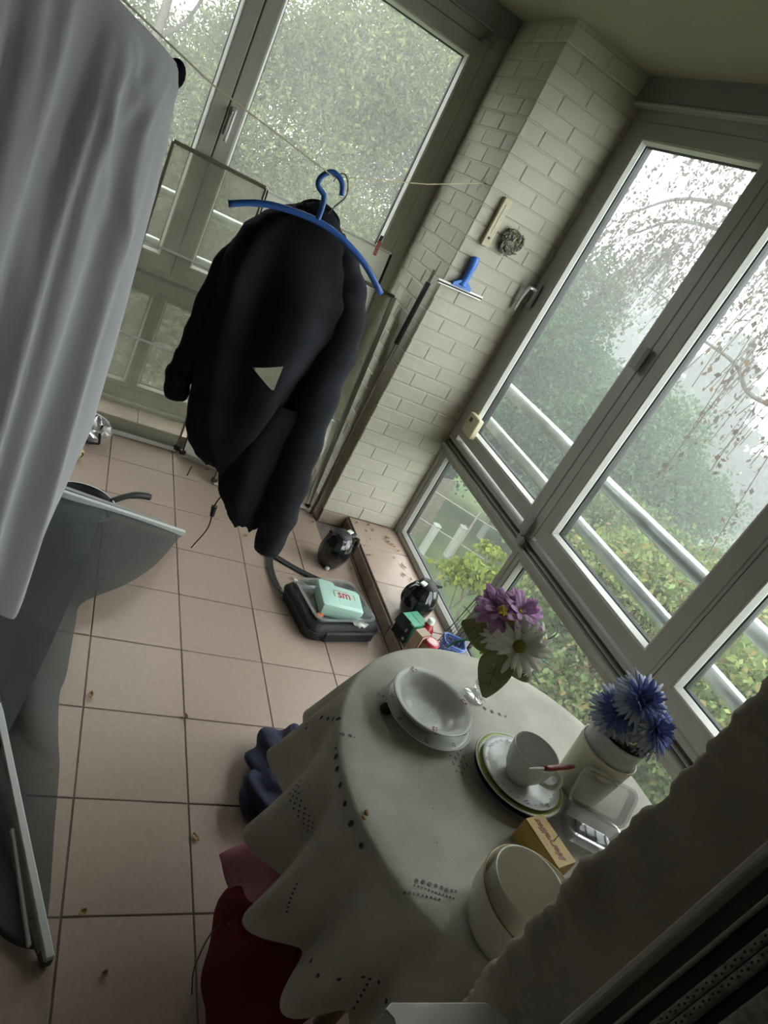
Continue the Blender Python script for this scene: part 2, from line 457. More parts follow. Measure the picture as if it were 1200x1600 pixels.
def smoothpath(pts, n=6):
    """Catmull-Rom through the points"""
    P = [np.array(p, float) for p in pts]; out = []
    P = [2 * P[0] - P[1]] + P + [2 * P[-1] - P[-2]]
    for i in range(1, len(P) - 2):
        for k in range(n):
            t = k / n; a, b, c, d = P[i - 1:i + 3]
            out.append(0.5 * (2 * b + (c - a) * t + (2 * a - 5 * b + 4 * c - d) * t * t + (3 * b - 3 * c + d - a) * t ** 3))
    out.append(P[-2]); return [tuple(p) for p in out]
def text_mesh(name, body, size, depth, material, parent, mtx, align='CENTER', shear=0.0, bold=0.0):
    cu = bpy.data.curves.new(name, 'FONT'); cu.body = body; cu.size = size; cu.extrude = depth; cu.align_x = align; cu.align_y = 'CENTER'
    cu.resolution_u = 3; cu.shear = shear; cu.offset = bold
    to = bpy.data.objects.new(name, cu); col.objects.link(to)
    dg = bpy.context.evaluated_depsgraph_get()
    me = bpy.data.meshes.new_from_object(to.evaluated_get(dg))
    bpy.data.objects.remove(to)
    me.transform(mtx); me.materials.clear(); me.materials.append(material)
    return link(name, me, parent)
# ================================================================== SETTING
# ---- floor of square tiles
T = 0.30
floor = struct(MB().box((0.05, 0.75, -0.0475), (2.9, 3.5, 0.09)).build('floor', M['grout']))
tile_me = MB().box((0, 0, -0.006), (T - 0.0042, T - 0.0042, 0.012), bev=0.0015).mesh('tile'); tile_me.materials.append(M['tile'])
tile_thin = {}
def put_tile(x0, x1, y0, y1):
    w, h = round(x1 - x0, 4), round(y1 - y0, 4)
    if w < 0.012 or h < 0.012: return
    if abs(w - T) < 1e-3 and abs(h - T) < 1e-3: me = tile_me
    else:
        if (w, h) not in tile_thin:
            me = MB().box((0, 0, -0.006), (w - 0.0042, h - 0.0042, 0.012), bev=0.0015).mesh('tile'); me.materials.append(M['tile']); tile_thin[(w, h)] = me
        me = tile_thin[(w, h)]
    o = link('tile', me, floor, ((x0 + x1) / 2, (y0 + y1) / 2, random.uniform(-0.0006, 0.0006)))
    o.rotation_euler = (random.uniform(-.0015, .0015), random.uniform(-.0015, .0015), 0)
for i in range(-5, 5):
    for j in range(-3, 8):
        x0, x1, y0, y1 = i * T, (i + 1) * T, j * T, (j + 1) * T
        x1 = min(x1, 1.215); x0 = max(x0, -1.4); y1 = min(y1, 2.365)
        if y0 > 2.03 - 1e-6 or y1 <= 2.03: put_tile(x0, x1 if y0 < 1.9 else min(x1, 1.06), y0, y1)
        elif x0 < 1.0: put_tile(x0, min(x1, 1.06), y0, y1)
        else: put_tile(x0, x1, y0, y1)

# ---- raised tiled ledges below the windows
ledge_r = struct(MB().box((1.39, 0.66, 0.03), (0.335, 2.72, 0.076)).build('trim_1', M['grout']))
for k in range(-3, 9):
    y0, y1 = -0.02 + (k - 1) * T, -0.02 + k * T
    y0 = max(y0, -0.68); y1 = min(y1, 2.03)
    if y1 - y0 < 0.03: continue
    top = MB().box((1.385, (y0 + y1) / 2, 0.074), (0.318, y1 - y0 - 0.005, 0.012), bev=0.002).build('tile', M['tile'], ledge_r)
    MB().box((1.222, (y0 + y1) / 2, 0.035), (0.012, y1 - y0 - 0.005, 0.066), bev=0.002).build('tile', M['riser'], ledge_r)
ledge_f = struct(MB().box((-0.15, 2.475, 0.03), (2.45, 0.19, 0.076)).build('trim_2', M['grout']))
for k in range(-5, 4):
    x0, x1 = k * T + 0.10, (k + 1) * T + 0.10
    x0 = max(x0, -1.38); x1 = min(x1, 1.06)
    if x1 - x0 < 0.03: continue
    MB().box(((x0 + x1) / 2, 2.475, 0.074), (x1 - x0 - 0.004, 0.196, 0.012), bev=0.002).build('tile', M['tile'], ledge_f)
    MB().box(((x0 + x1) / 2, 2.380, 0.033), (x1 - x0 - 0.004, 0.012, 0.062), bev=0.002).build('tile', M['riser'], ledge_f)
plinth = struct(MB().box((1.36, 2.33, 0.036), (0.57, 0.578, 0.074)).build('baseboard_corner', M['grout']))
MB().box((1.146, 2.036, 0.039), (0.150, 0.012, 0.074), bev=0.002).build('tile', M['riser'], plinth)
MB().box((1.071, 2.20, 0.039), (0.012, 0.30, 0.074), bev=0.002).build('tile', M['riser'], plinth)

# ---- painted brick pier in the corner
BH = 0.0717
pier = struct(MB().box((1.3335, 2.3785, 1.27), (0.531, 0.691, 2.38)).build('wall_corner', M['mortar']))
brick_cache = {}
def brick(parent, x0, x1, y0, y1, z0, material, bev=0.004, jit=0.0010, name='brick', h=BH - 0.0045):
    key = (round(x1 - x0, 3), round(y1 - y0, 3), material.name, round(h, 3))
    if key not in brick_cache:
        me = MB().box((0, 0, 0), (x1 - x0, y1 - y0, h), bev=bev).mesh('brick'); me.materials.append(material); brick_cache[key] = me
    o = link(name, brick_cache[key], parent, ((x0 + x1) / 2 + random.uniform(-jit, jit), (y0 + y1) / 2 + random.uniform(-jit, jit), z0 + h / 2 + random.uniform(-jit, jit) * .6))
    o.rotation_euler = (random.uniform(-.006, .006), random.uniform(-.006, .006), random.uniform(-.004, .004))
    return o
XL, YF = 1.065, 2.030
J = 0.0045
for c in range(33):
    z0 = 0.082 + c * BH
    D = 0.045
    if c % 2 == 0:
        brick(pier, XL, XL + 0.21, YF, YF + 0.10, z0, M['brick']); xs = XL + 0.21 + J
        brick(pier, xs, xs + 0.21, YF, YF + D, z0, M['brick']); xs += 0.21 + J
        if xs < 1.55: brick(pier, xs, 1.56, YF, YF + D, z0, M['brick'])
        ys = YF + 0.10 + J
    else:
        brick(pier, XL, XL + 0.10, YF, YF + 0.21, z0, M['brick']); xs = XL + 0.10 + J
        brick(pier, xs, xs + 0.21, YF, YF + D, z0, M['brick']); xs += 0.21 + J
        brick(pier, xs, 1.56, YF, YF + D, z0, M['brick'])
        ys = YF + 0.21 + J
    while ys < 2.60:
        ye = min(ys + 0.21, 2.62)
        if ye - ys > 0.02: brick(pier, XL, XL + D, ys, ye, z0, M['brick'])
        ys = ye + J

# ---- windows
def wmapR(a, z, d): return (1.50 + d, a, z)      # right-hand window: a = y, depth into +x
def wmapF(a, z, d): return (a, 2.555 + d, z)     # far window: a = x, depth into +y
def ring(mp, rect, prof, name, material, parent):
    a0, a1, z0, z1 = rect; mb = MB(); vs_ = []; n = len(prof)
    for ins, d in prof:
        for a, z in ((a0 + ins, z0 + ins), (a1 - ins, z0 + ins), (a1 - ins, z1 - ins), (a0 + ins, z1 - ins)): vs_.append(mp(a, z, d))
    fs = [(i * 4 + k, i * 4 + (k + 1) % 4, (i + 1) * 4 + (k + 1) % 4, (i + 1) * 4 + k) for i in range(n - 1) for k in range(4)]
    mb.add(vs_, fs)
    return mb.build(name, material, parent)
def slab(mp, a0, a1, z0, z1, d0, d1, name, material, parent, bev=0.0015):
    p, q = mp(a0, z0, d0), mp(a1, z1, d1)
    c = [(p[i] + q[i]) / 2 for i in range(3)]; s = [abs(p[i] - q[i]) for i in range(3)]
    return MB().box(c, s, bev=bev).build(name, material, parent)
def glazed(mp, rect, frame_w, parent, fmat, d_front, sash=True):
    """one sash (or fixed light): frame ring, bead (highlight painted in on sashes), black gasket, glass pane. rect = outer edge of the frame member"""
    a0, a1, z0, z1 = rect; w = frame_w
    ring(mp, rect, [(0.0, 0.075), (0.0, d_front + 0.004), (0.004, d_front), (w - 0.018, d_front), (w - 0.015, d_front + 0.006), (w - 0.015, 0.075)], 'sash' if sash else 'frame', fmat, parent)
    ring(mp, rect, [(w - 0.016, d_front + 0.02), (w - 0.016, d_front + 0.004), (w - 0.010, d_front + 0.003), (w, d_front + 0.022), (w, d_front + 0.028)], 'glazing_bead', M['bead'] if sash else fmat, parent)
    ring(mp, rect, [(w - 0.001, d_front + 0.024), (w + 0.004, d_front + 0.030), (w + 0.004, d_front + 0.045), (w - 0.002, 0.07)], 'gasket', M['gasket'], parent)
    slab(mp, a0 + w - 0.002, a1 - w + 0.002, z0 + w - 0.002, z1 - w + 0.002, d_front + 0.036, d_front + 0.042, 'pane', M['glass_far'] if fmat is M['frame_warm'] else M['glass'], parent, bev=0)

win_r = struct(thing('window_1', None, None)); win_r.name = 'window_1'
# lower fixed lights
def rectF(g, w): return (g[0] - w, g[1] + w, g[2] - w, g[3] + w)
FW = 0.045
for g in ((1.147, 1.955, 0.125, 0.600), (0.25, 1.057, 0.125, 0.600), (-0.16, 0.16, 0.125, 0.600)):
    glazed(wmapR, rectF(g, FW), FW, win_r, M['frame'], 0.018, sash=False)
slab(wmapR, 1.9955, 2.045, 0.08, 0.643, 0.012, 0.08, 'jamb', M['frame'], win_r)
# transom with its grooves
slab(wmapR, -0.70, 2.03, 0.644, 0.668, -0.004, 0.08, 'transom', M['frame'], win_r, bev=0.004)
for k, (za, zb, dd) in enumerate(((0.668, 0.676, 0.022), (0.676, 0.682, 0.010), (0.682, 0.700, 0.024), (0.700, 0.722, 0.012))):
    slab(wmapR, -0.70, 2.03, za, zb, dd, 0.08, 'rail', M['groove'] if k in (0, 2) else M['frame'], win_r)
# three opening sashes above
SW = 0.082
for g in ((1.198, 1.868, 0.832, 2.222), (0.368, 0.985, 0.820, 2.222), (-0.16, 0.190, 0.815, 2.222)):
    lo, hi = g[0] - SW, g[1] + SW
    glazed(wmapR, (g[0] - SW, g[1] + SW, g[2] - SW, g[3] + SW), SW, win_r, M['frame'], 0.004)
slab(wmapR, 1.952, 2.03, 0.722, 2.31, 0.012, 0.08, 'jamb', M['frame'], win_r)
slab(wmapR, 1.1165 - 0.045, 1.1165 - 0.0015, 0.722, 2.31, 0.03, 0.08, 'mullion', M['groove'], win_r)
for y0, y1 in ((1.1165 - 0.049, 1.1145), (0.2735, 0.2855)):
    slab(wmapR, y0, y1, 0.722, 2.31, 0.0045, 0.08, 'mullion', M['frame'], win_r)
slab(wmapR, -0.70, 2.03, 2.305, 2.362, 0.010, 0.08, 'head', M['frame'], win_r)
slab(wmapR, -0.70, 2.045, 2.362, 2.47, -0.028, 0.10, 'roller_box', M['roller_box'], win_r, bev=0.006)
slab(wmapR, -0.70, 2.045, 2.350, 2.364, -0.032, 0.02, 'roller_trim', M['frame'], win_r, bev=0.004)
# hinges between the first two sashes
for z in (0.752, 1.526):
    h = slab(wmapR, 1.120, 1.160, z - 0.042, z + 0.042, -0.010, 0.006, 'hinge', M['hinge'], win_r, bev=0.004)
    MB().tube([(1.488, 1.112, z - 0.045), (1.488, 1.112, z + 0.045)], 0.012, 10).build('hinge_pin', M['hinge'], h)
    if z < 1: MB().box((1.490, 1.105, 0.690), (0.022, 0.040, 0.044), bev=0.005).build('hinge_foot', M['hinge'], h)
# handle on the first sash
hd = slab(wmapR, 1.962, 1.986, 1.445, 1.560, -0.008, 0.006, 'handle_plate', M['handle'], win_r, bev=0.004)
MB().tube(smoothpath([(1.495, 1.974, 1.525), (1.462, 1.974, 1.525), (1.452, 1.978, 1.518), (1.450, 1.992, 1.47), (1.452, 1.998, 1.405)], 4), 0.0085, 8).build('handle_lever', M['handle'], hd, smooth=True)

win_f = struct(thing('window_2', None, None))
FWL = 0.035
for g in ((0.067, 0.955, 0.195, 0.650), (-0.52, -0.010, 0.195, 0.650)):
    glazed(wmapF, (g[0] - FWL, g[1] + FWL, g[2] - FWL, g[3] + FWL), FWL, win_f, M['frame_warm'], 0.016, sash=False)
slab(wmapF, -1.38, 1.065, 0.08, 0.160, 0.014, 0.08, 'bottom_rail', M['frame_warm'], win_f)
slab(wmapF, -1.38, 1.065, 0.080, 0.104, -0.022, 0.05, 'sill', M['frame_warm'], win_f, bev=0.005)
slab(wmapF, 0.0295 - 0.004, 0.0295 + 0.004, 0.16, 0.69, 0.0165, 0.08, 'mullion', M['frame_warm'], win_f)
slab(wmapF, -1.38, 1.065, 0.685, 0.745, 0.006, 0.08, 'transom', M['frame_warm'], win_f, bev=0.003)
slab(wmapF, -1.38, 1.065, 0.745, 0.765, 0.026, 0.08, 'rail', M['groove'], win_f)
slab(wmapF, -1.38, 1.065, 0.765, 0.79, 0.012, 0.08, 'rail', M['frame_warm'], win_f)
for g in ((0.118, 0.905, 0.872, 2.228), (-0.52, -0.050, 0.872, 2.228)):
    glazed(wmapF, (g[0] - SW, g[1] + SW, g[2] - SW, g[3] + SW), SW, win_f, M['frame_warm'], 0.002)
slab(wmapF, 0.034, 0.0345, 0.79, 2.31, 0.02, 0.08, 'mullion', M['groove'], win_f, bev=0)
slab(wmapF, 0.990, 1.066, 0.16, 2.36, 0.012, 0.09, 'jamb', M['frame_warm'], win_f)
slab(wmapF, -0.66, -0.596, 0.16, 2.36, 0.012, 0.09, 'jamb', M['frame_warm'], win_f)
slab(wmapF, -1.38, 1.065, 2.312, 2.365, 0.010, 0.09, 'head', M['frame_warm'], win_f)
slab(wmapF, -1.38, 1.068, 2.362, 2.47, -0.022, 0.11, 'roller_box', M['roller_box'], win_f, bev=0.005)
slab(wmapF, 0.935, 0.995, 2.300, 2.330, -0.016, 0.004, 'stay_block', M['hinge'], win_f, bev=0.004)
hd = slab(wmapF, 0.048, 0.072, 1.455, 1.575, -0.008, 0.004, 'handle_plate', M['handle'], win_f, bev=0.004)
MB().tube(smoothpath([(0.060, 2.55, 1.555), (0.060, 2.520, 1.555), (0.060, 2.512, 1.545), (0.060, 2.511, 1.47), (0.060, 2.513, 1.435)], 4), 0.0085, 8).build('handle_lever', M['handle'], hd, smooth=True)

# ---- ceiling and walls, some pieces added to hold back light
struct(MB().box((0.1, 0.85, 2.52), (3.4, 4.0, 0.12)).build('ceiling', M['ceiling']))
struct(MB().box((-1.46, 0.9, 1.22), (0.12, 3.7, 2.62)).build('wall_left', M['left_wall']))
struct(MB().box((-1.03, 2.61, 1.22), (0.75, 0.09, 2.6)).build('wall_far_blocker', M['brick']))  # unseen piece added to narrow the far window and dim the left floor
struct(MB().box((1.565, -0.42, 1.22), (0.11, 0.36, 2.6)).build('wall_right_blocker', M['brick']))  # unseen piece added to end the window early and cut near light
# near wall: brick reveal on the right of the doorway
XR, YN = 0.27, -0.59
near = struct(MB().box((0.95, -0.645, 1.23), (1.34, 0.094, 2.46)).build('wall_near', M['near_brick']))
def plaster(u, v):
    """uneven painted corner: from the frame along the reveal, round the corner and on along the room face"""
    z = 2.46 * v
    L1, rc = 0.085, 0.012
    s_ = u * 0.36
    if s_ < L1: x, y, nx, ny = XR, YN - 0.097 + s_, -1, 0
    elif s_ < L1 + rc * PI / 2:
        a = (s_ - L1) / rc; x, y, nx, ny = XR + rc * (1 - cos(a)), YN - rc + rc * sin(a), -cos(a), sin(a)
    else: x, y, nx, ny = XR + rc + (s_ - L1 - rc * PI / 2), YN, 0, 1
    corner = math.exp(-((s_ - L1 - .008) / 0.03) ** 2)
    n = 0.0012 * sin(31 * z + 20 * s_) + 0.0010 * sin(67 * z + 2.0 - 30 * s_) + 0.0006 * sin(131 * z + 50 * s_)
    q = z / BH + 0.35 * sin(7 * z) + 0.2 * sin(19 * z); c_ = int(q); hsh = (sin(c_ * 12.9898) * 43758.5453) % 1.0
    n += corner * ((0.0025 + 0.0050 * hsh) * abs(sin(PI * q)) ** .6 + 0.0030 * sin(17 * z + 1.3) - 0.004 + 0.0014 * sin(150 * z + 2 * sin(17 * z)) + 0.001 * sin(333 * z))
    return (x + nx * n, y + ny * n, z)
MB().grid(plaster, 60, 520).build('plaster_edge', M['near_brick'], near, smooth=True)
for c in range(34):
    z0 = 0.004 + c * BH
    xs = XR + 0.30 + (0.0 if c % 2 == 0 else 0.10)
    while xs < 1.5:
        brick(near, xs, min(xs + 0.205, 1.55), YN - 0.06, YN, z0, M['near_brick'], bev=0.005, jit=0.001, h=BH - 0.001); xs += 0.2095
struct(MB().box((-0.55, -0.65, 2.34), (1.72, 0.12, 0.30)).build('wall_near_lintel', M['left_wall'])).name = 'wall_lintel'
struct(MB().box((-1.31, -0.65, 1.08), (0.30, 0.12, 2.24)).build('wall_near_left', M['left_wall']))
# door frame beside the camera
door = struct(thing('door_1', None, None))
def dslab(y0, y1, x0, x1, name, m_, bev=0.002):
    return MB().box(((x0 + x1) / 2, (y0 + y1) / 2, 1.12), (x1 - x0, abs(y1 - y0), 2.24), bev=bev).build(name, m_, door)
dslab(-0.690, -0.682, 0.266, 0.35, 'edge_strip', M['frame_edge'])
dslab(-0.708, -0.690, 0.280, 0.36, 'frame_jamb', M['dark_frame'])
dslab(-0.7105, -0.708, 0.272, 0.36, 'frame_lip', M['frame_edge'])
dslab(-0.724, -0.7105, 0.279, 0.36, 'rubber_seal', M['gasket'])
dslab(-0.7315, -0.724, 0.272, 0.36, 'brush_strip', M['brush'])
dslab(-0.7395, -0.7325, 0.272, 0.36, 'brush_strip', M['brush'])
dslab(-0.7325, -0.7315, 0.276, 0.36, 'frame_groove', M['gasket'], bev=0)
dots = MB()
for k in range(150):
    for yy in (-0.7285, -0.7365):
        dots.box((0.2715, yy + 0.0008 * (-1) ** k, 0.75 + k * 0.006), (0.0012, 0.0014, 0.0018))
tag(dots.build('brush_dots', M['gasket'], door), kind='stuff')
dslab(-0.752, -0.7395, 0.284, 0.36, 'rubber_seal', M['gasket'])
dslab(-0.80, -0.752, 0.272, 0.36, 'door_leaf_edge', M['brush'])
dslab(-0.86, -0.80, 0.284, 0.36, 'rubber_seal', M['gasket'])
# dim room behind the photographer
struct(MB().box((-0.4, -1.35, -0.055), (3.2, 1.3, 0.09)).build('floor_inside', M['inside']))
struct(MB().box((-0.4, -1.35, 2.52), (3.2, 1.3, 0.12)).build('ceiling_inside', M['inside']))
struct(MB().box((-0.4, -2.0, 1.22), (3.2, 0.1, 2.6)).build('wall_back', M['inside']))
struct(MB().box((-1.95, -1.35, 1.22), (0.1, 1.3, 2.6)).build('wall_inside_left', M['inside']))
struct(MB().box((0.78, -1.33, 1.22), (0.8, 0.90, 2.6)).build('wall_inside_right', M['inside']))
# ================================================================== THINGS INSIDE
# ---- round table and its cloth
TC = (0.775, -0.135); TZ = 0.698
tb = thing('round_table', 'small round table hidden under the stained linen cloth', 'table', (TC[0], TC[1], 0))
MB().lathe([(0.0, 0.672), (0.415, 0.672), (0.422, 0.679), (0.422, 0.688), (0.416, 0.694), (0.0, 0.694)], 64).build('tabletop', M['table_wood'], tb, auto=40)
MB().lathe([(0.05, 0.05), (0.035, 0.12), (0.028, 0.3), (0.036, 0.5), (0.06, 0.63), (0.12, 0.672)], 24).build('pedestal', M['table_wood'], tb, smooth=True)
for k in range(4):
    a = k * PI / 2 + 0.6
    MB().tube([(0.03 * cos(a), 0.03 * sin(a), 0.10), (0.14 * cos(a), 0.14 * sin(a), 0.07), (0.25 * cos(a), 0.25 * sin(a), 0.022)], [0.026, 0.024, 0.02], 8).build('leg', M['table_wood'], tb, smooth=True)

RT = 0.425
PEAKS = [-170, -152, -134, -116, -96, -76, -56, -36, -16, 4, 24, 44, 64, 84, 104, 125, 149, 172]
def fold(th):
    """skirt: outward swing 0..1 for a direction around the table (lobes at PEAKS)"""
    d = (math.degrees(th) + 180) % 360 - 180
    P = [PEAKS[-1] - 360] + PEAKS + [PEAKS[0] + 360]
    for p, q in zip(P, P[1:]):
        if p <= d <= q:
            t = (d - p) / (q - p); return (0.5 + 0.5 * cos(2 * PI * t)) ** 0.85
    return 1.0
def cloth_pt(th, s, lift=0.0):
    """s = distance along the cloth from the table centre"""
    if s <= RT:
        z = TZ + 0.004 + 0.0008 * sin(14 * s + 3 * th) * sin(5 * th) * (s / RT)
        return Vector((TC[0] + s * cos(th), TC[1] + s * sin(th), z + lift))
    e = s - RT
    rb = 0.012
    if e < rb * PI / 2:
        a = e / rb; r = RT + rb * sin(a); z = TZ + 0.004 - rb * (1 - cos(a)); nr, nz = sin(a), cos(a)
    else:
        q = e - rb * PI / 2; f = fold(th)
        amp = min(1, q / 0.22)
        r = RT + rb + q * (-0.03 * amp + 0.33 * f) + 0.003 * amp * sin(23 * th)
        z = TZ + 0.004 - rb - q * (0.985 - 0.06 * f); nr, nz = 1, 0.15
    return Vector((TC[0] + (r + lift * nr) * cos(th), max(-0.583 - lift, TC[1] + (r + lift * nr) * sin(th)), z + lift * nz))
def hem(th):
    d = ((th - R(205) + PI) % (2 * PI)) - PI
    return 0.300 + 0.045 * math.exp(-(d / 0.45) ** 2) + 0.010 * sin(6 * th + 1.0)
def cloth_fn(u, v):
    th = 2 * PI * u
    if v < 0.35: s = RT * (v / 0.35)
    else:
        w = (v - 0.35) / 0.65
        s = RT + hem(th) * w
    if abs(v - 0.35) < 1e-9: s = RT
    return tuple(cloth_pt(th, s))
clo = thing('tablecloth', 'stained off-white linen tablecloth draped over the round table', 'tablecloth')
c_mb = MB().grid(lambda u, v: cloth_fn(u, v), 432, 41, closed_u=True)
c_mb.build('cloth', M['linen'], clo, smooth=True)
# printed / cut dots that follow the cloth
def dots_on(lst, name, m_):
    mb = MB()
    for th, s, r in lst:
        n = 8; vs_ = []
        for k in range(n):
            a = 2 * PI * k / n
            vs_.append(tuple(cloth_pt(th + r * 0.8 * cos(a) / max(s, .1), s + r * sin(a), 0.0012)))
        mb.add(vs_, [tuple(range(n))])
    return tag(mb.build(name, m_, clo), kind='stuff')
def polar(x, y): return (math.atan2(y - TC[1], x - TC[0]), math.hypot(x - TC[0], y - TC[1]))
top_dots = []
for x, y, r in [(0.43, -0.332, .0042), (0.443, -0.334, .0045), (0.455, -0.338, .0045), (0.467, -0.341, .0042), (0.478, -0.344, .004), (0.487, -0.348, .004), (0.497, -0.35, .0035), (0.505, -0.351, .003)] + \
    [(0.423 + k * 0.0066, -0.340 - k * 0.0021, .0024) for k in range(12)] + [(0.400 + k * 0.0081, -0.351 - k * 0.0017, .0028) for k in range(9)] + \
    [(0.361, -0.031, .006), (0.378, -0.033, .005), (0.387, -0.036, .0022), (0.793, 0.099, .006), (0.813, 0.092, .006), (0.835, 0.087, .005), (0.852, 0.083, .004),
     (0.487, 0.093, .003), (0.497, 0.091, .003), (0.506, 0.088, .003)] + \
    [(0.62 + 0.012 * (k % 4), -0.04 - 0.013 * (k // 4) - .004 * (k % 3), .0026) for k in range(18)] + [(0.955 + k * 0.011, -0.245 - k * 0.004, .004) for k in range(6)] + \
    [(0.522, -0.189, .0018), (0.455, -0.262, .0012), (0.502, -0.261, .0018), (0.517, -0.108, .0015), (0.84, 0.02, .002), (0.88, 0.05, .0016)]:
    th, s = polar(x, y); top_dots.append((th, s, r))
dots_on(top_dots, 'eyelets', M['eyelet_top'])
side = []
for k, t in enumerate((170, 172.5, 176, 180.5, 185.5, 190.5, 196)):
    side.append((R(t), RT + 0.016 + 0.002 * k, 0.0065 if k else .0035))
for k in range(4): side.append((R(160 - 2.6 * k), RT + 0.012 + 0.024 * k, 0.006))
for row in range(4):
    for k in range(9): side.append((R(171 + 1.5 * k + 0.5 * row), RT + 0.125 + 0.010 * row + 0.0035 * k, 0.0027))
for k in range(7): side.append((R(192 + .3 * k), RT + .19 + 0.011 * k, 0.0026))
for k in range(8): side.append((R(205 + 3.2 * k), RT + 0.245 - 0.012 * k, 0.005))
for k in range(6): side.append((R(216 + 0.3 * k), RT + 0.21 + 0.018 * k, 0.005))
for k in range(5): side.append((R(146 + 1.4 * k), RT + 0.14, 0.004))
dots_on(side, 'eyelets', M['eyelet'])

TT = TZ + 0.0055      # top of the cloth
def plate_prof(r, h, foot=0.55, well=0.66, t=0.004, deep=False):
    """outside from the foot up to the rim, then back along the inside"""
    f = r * foot; w = r * well
    o = [(0, 0.004), (f - 0.004, 0.004), (f - 0.002, 0.0), (f, 0.0), (f + 0.003, 0.004)]
    if deep: o += [(w, h * 0.45), (w + (r - w) * .35, h * 0.82), (r - 0.001, h - 0.001), (r, h), (r - 0.001, h + 0.0015)]
    else: o += [(w, h * 0.30), (w + (r - w) * .5, h * .66), (r - 0.001, h - 0.001), (r, h), (r - 0.001, h + 0.0015)]
    if deep: i = [(w + (r - w) * .35 - t * .6, h * 0.82 + 0.003), (w - t, h * 0.42 + t), (f + 0.002, t + 0.005), (f * 0.6, t + 0.003), (0, t + 0.003)]
    else: i = [(w + (r - w) * .5 - t * .4, h * .66 + t * .8), (w - t, h * .28 + t), (f - 0.004, t + 0.0035), (0, t + 0.003)]
    return o + i
def decal(mb, c, r, z, ang, petals, rnd, tilt=0.0):
    """little flower / figure of a few flat petals lying on the china"""
    for k in range(petals):
        a = ang + 2 * PI * k / petals + rnd.uniform(-.3, .3); rr = r * rnd.uniform(.7, 1.2)
        px, py = c[0] + rr * cos(a), c[1] + rr * sin(a)
        n = 6; mb.add([(px + rr * .6 * cos(2 * PI * q / n), py + rr * .45 * sin(2 * PI * q / n), z) for q in range(n)], [tuple(range(n))])

# ---- stack of the large plate and the deep plate
pz = TT
sp = thing('dinner_plate', 'white dinner plate with small grey flowers underneath the deep plate', 'plate', (0.588, 0.040, pz))
MB().lathe(plate_prof(0.108, 0.024), 64).build('china', M['china'], sp, smooth=True)
mb = MB(); rnd = random.Random(3)
for a in (200, 245, 290, 325, 20, 70, 120, 160): decal(mb, (0.093 * cos(R(a)), 0.093 * sin(R(a))), 0.0042, 0.0228, 0, 5, rnd)
for k in range(120):
    a = k * 3; mb.box((0.1045 * cos(R(a)), 0.1045 * sin(R(a)), 0.0256), (.0015, .0015, .0006))
tag(mb.build('printed_flowers', M['grey_print'], sp), kind='stuff')
dp = thing('deep_plate', 'white deep soup plate with red flower print on top of the dinner plate', 'plate', (0.583, 0.043, pz + 0.0085))
MB().lathe(plate_prof(0.100, 0.047, foot=.5, well=.74, deep=True), 64).build('china', M['china'], dp, smooth=True)
def deep_z(r): return 0.047 * .82 + 0.003 + (r - 0.0810) / (0.1 - .081) * 0.0095
mb = MB(); rnd = random.Random(5)
for a in (104, 6, 250): decal(mb, (0.0885 * cos(R(a)), 0.0885 * sin(R(a))), 0.0062, deep_z(0.0885) + 0.0032, 0.3, 5, rnd)
tag(mb.build('printed_flowers', M['china_print'], dp), kind='stuff')
mb = MB()
for k in range(26):
    a, rr = rnd.uniform(0, 2 * PI), rnd.uniform(.006, .045); decal(mb, (rr * cos(a), rr * sin(a)), 0.0015, 0.0085, 0, 3, rnd)
tag(mb.build('printed_specks', M['grey_print'], dp), kind='stuff')
kb = thing('black_cap', 'round black stopper half hidden under the white plates', 'disc', (0.487, 0.048, TT))
MB().lathe([(0, 0), (0.0125, 0), (0.0135, 0.002), (0.0135, 0.010), (0.0125, 0.012), (0, 0.0125)], 24).build('cap_body', M['black_plastic'], kb, auto=40)  # small round black cap, exact use unknown
MB().lathe([(0.0136, 0.003), (0.0142, 0.004), (0.0142, 0.0055), (0.0136, 0.0065)], 24).build('cap_ring', M['black_plastic'], kb, smooth=True)

# ---- second stack: navy, lime, blue-flowered saucer, cup
SX, SY = 0.762, -0.113
np_ = thing('navy_plate', 'dark navy plate at the bottom of the cup stack', 'plate', (SX, SY - 0.003, TT))
MB().lathe(plate_prof(0.105, 0.018), 64).build('china', M['navy_china'], np_, smooth=True)
MB().lathe([(0.1047, 0.0178), (0.1054, 0.0185), (0.1047, 0.0197)], 64).build('rim_band', M['blue_print'], np_, smooth=True)
gp = thing('lime_plate', 'lime green plate with a white edge in the middle of the cup stack', 'plate', (SX, SY, TT + 0.0105))
MB().lathe(plate_prof(0.1085, 0.022), 64).build('china', M['green_china'], gp, smooth=True)
MB().lathe([(0.1080, 0.0212), (0.1090, 0.0220), (0.1078, 0.0240), (0.1058, 0.0232)], 64).build('white_rim', M['china'], gp, smooth=True)
sa = thing('saucer', 'white plate with a ring of blue flowers directly under the cup', 'plate', (SX - 0.002, SY - 0.003, TT + 0.0195))
MB().lathe(plate_prof(0.0955, 0.022), 64).build('china', M['china'], sa, smooth=True)
mb = MB(); rnd = random.Random(9)
for k in range(26):
    a = 2 * PI * k / 26 + rnd.uniform(-.05, .05); rr = 0.0825 + rnd.uniform(-.003, .003)
    decal(mb, (rr * cos(a), rr * sin(a)), 0.0024 if k % 3 else 0.0036, 0.0222, a, 4, rnd)
tag(mb.build('printed_flowers', M['blue_print'], sa), kind='stuff')
cu = thing('coffee_cup', 'plain white coffee cup on the blue flowered plate', 'cup', (SX - 0.004, SY - 0.004, TT + 0.0275))
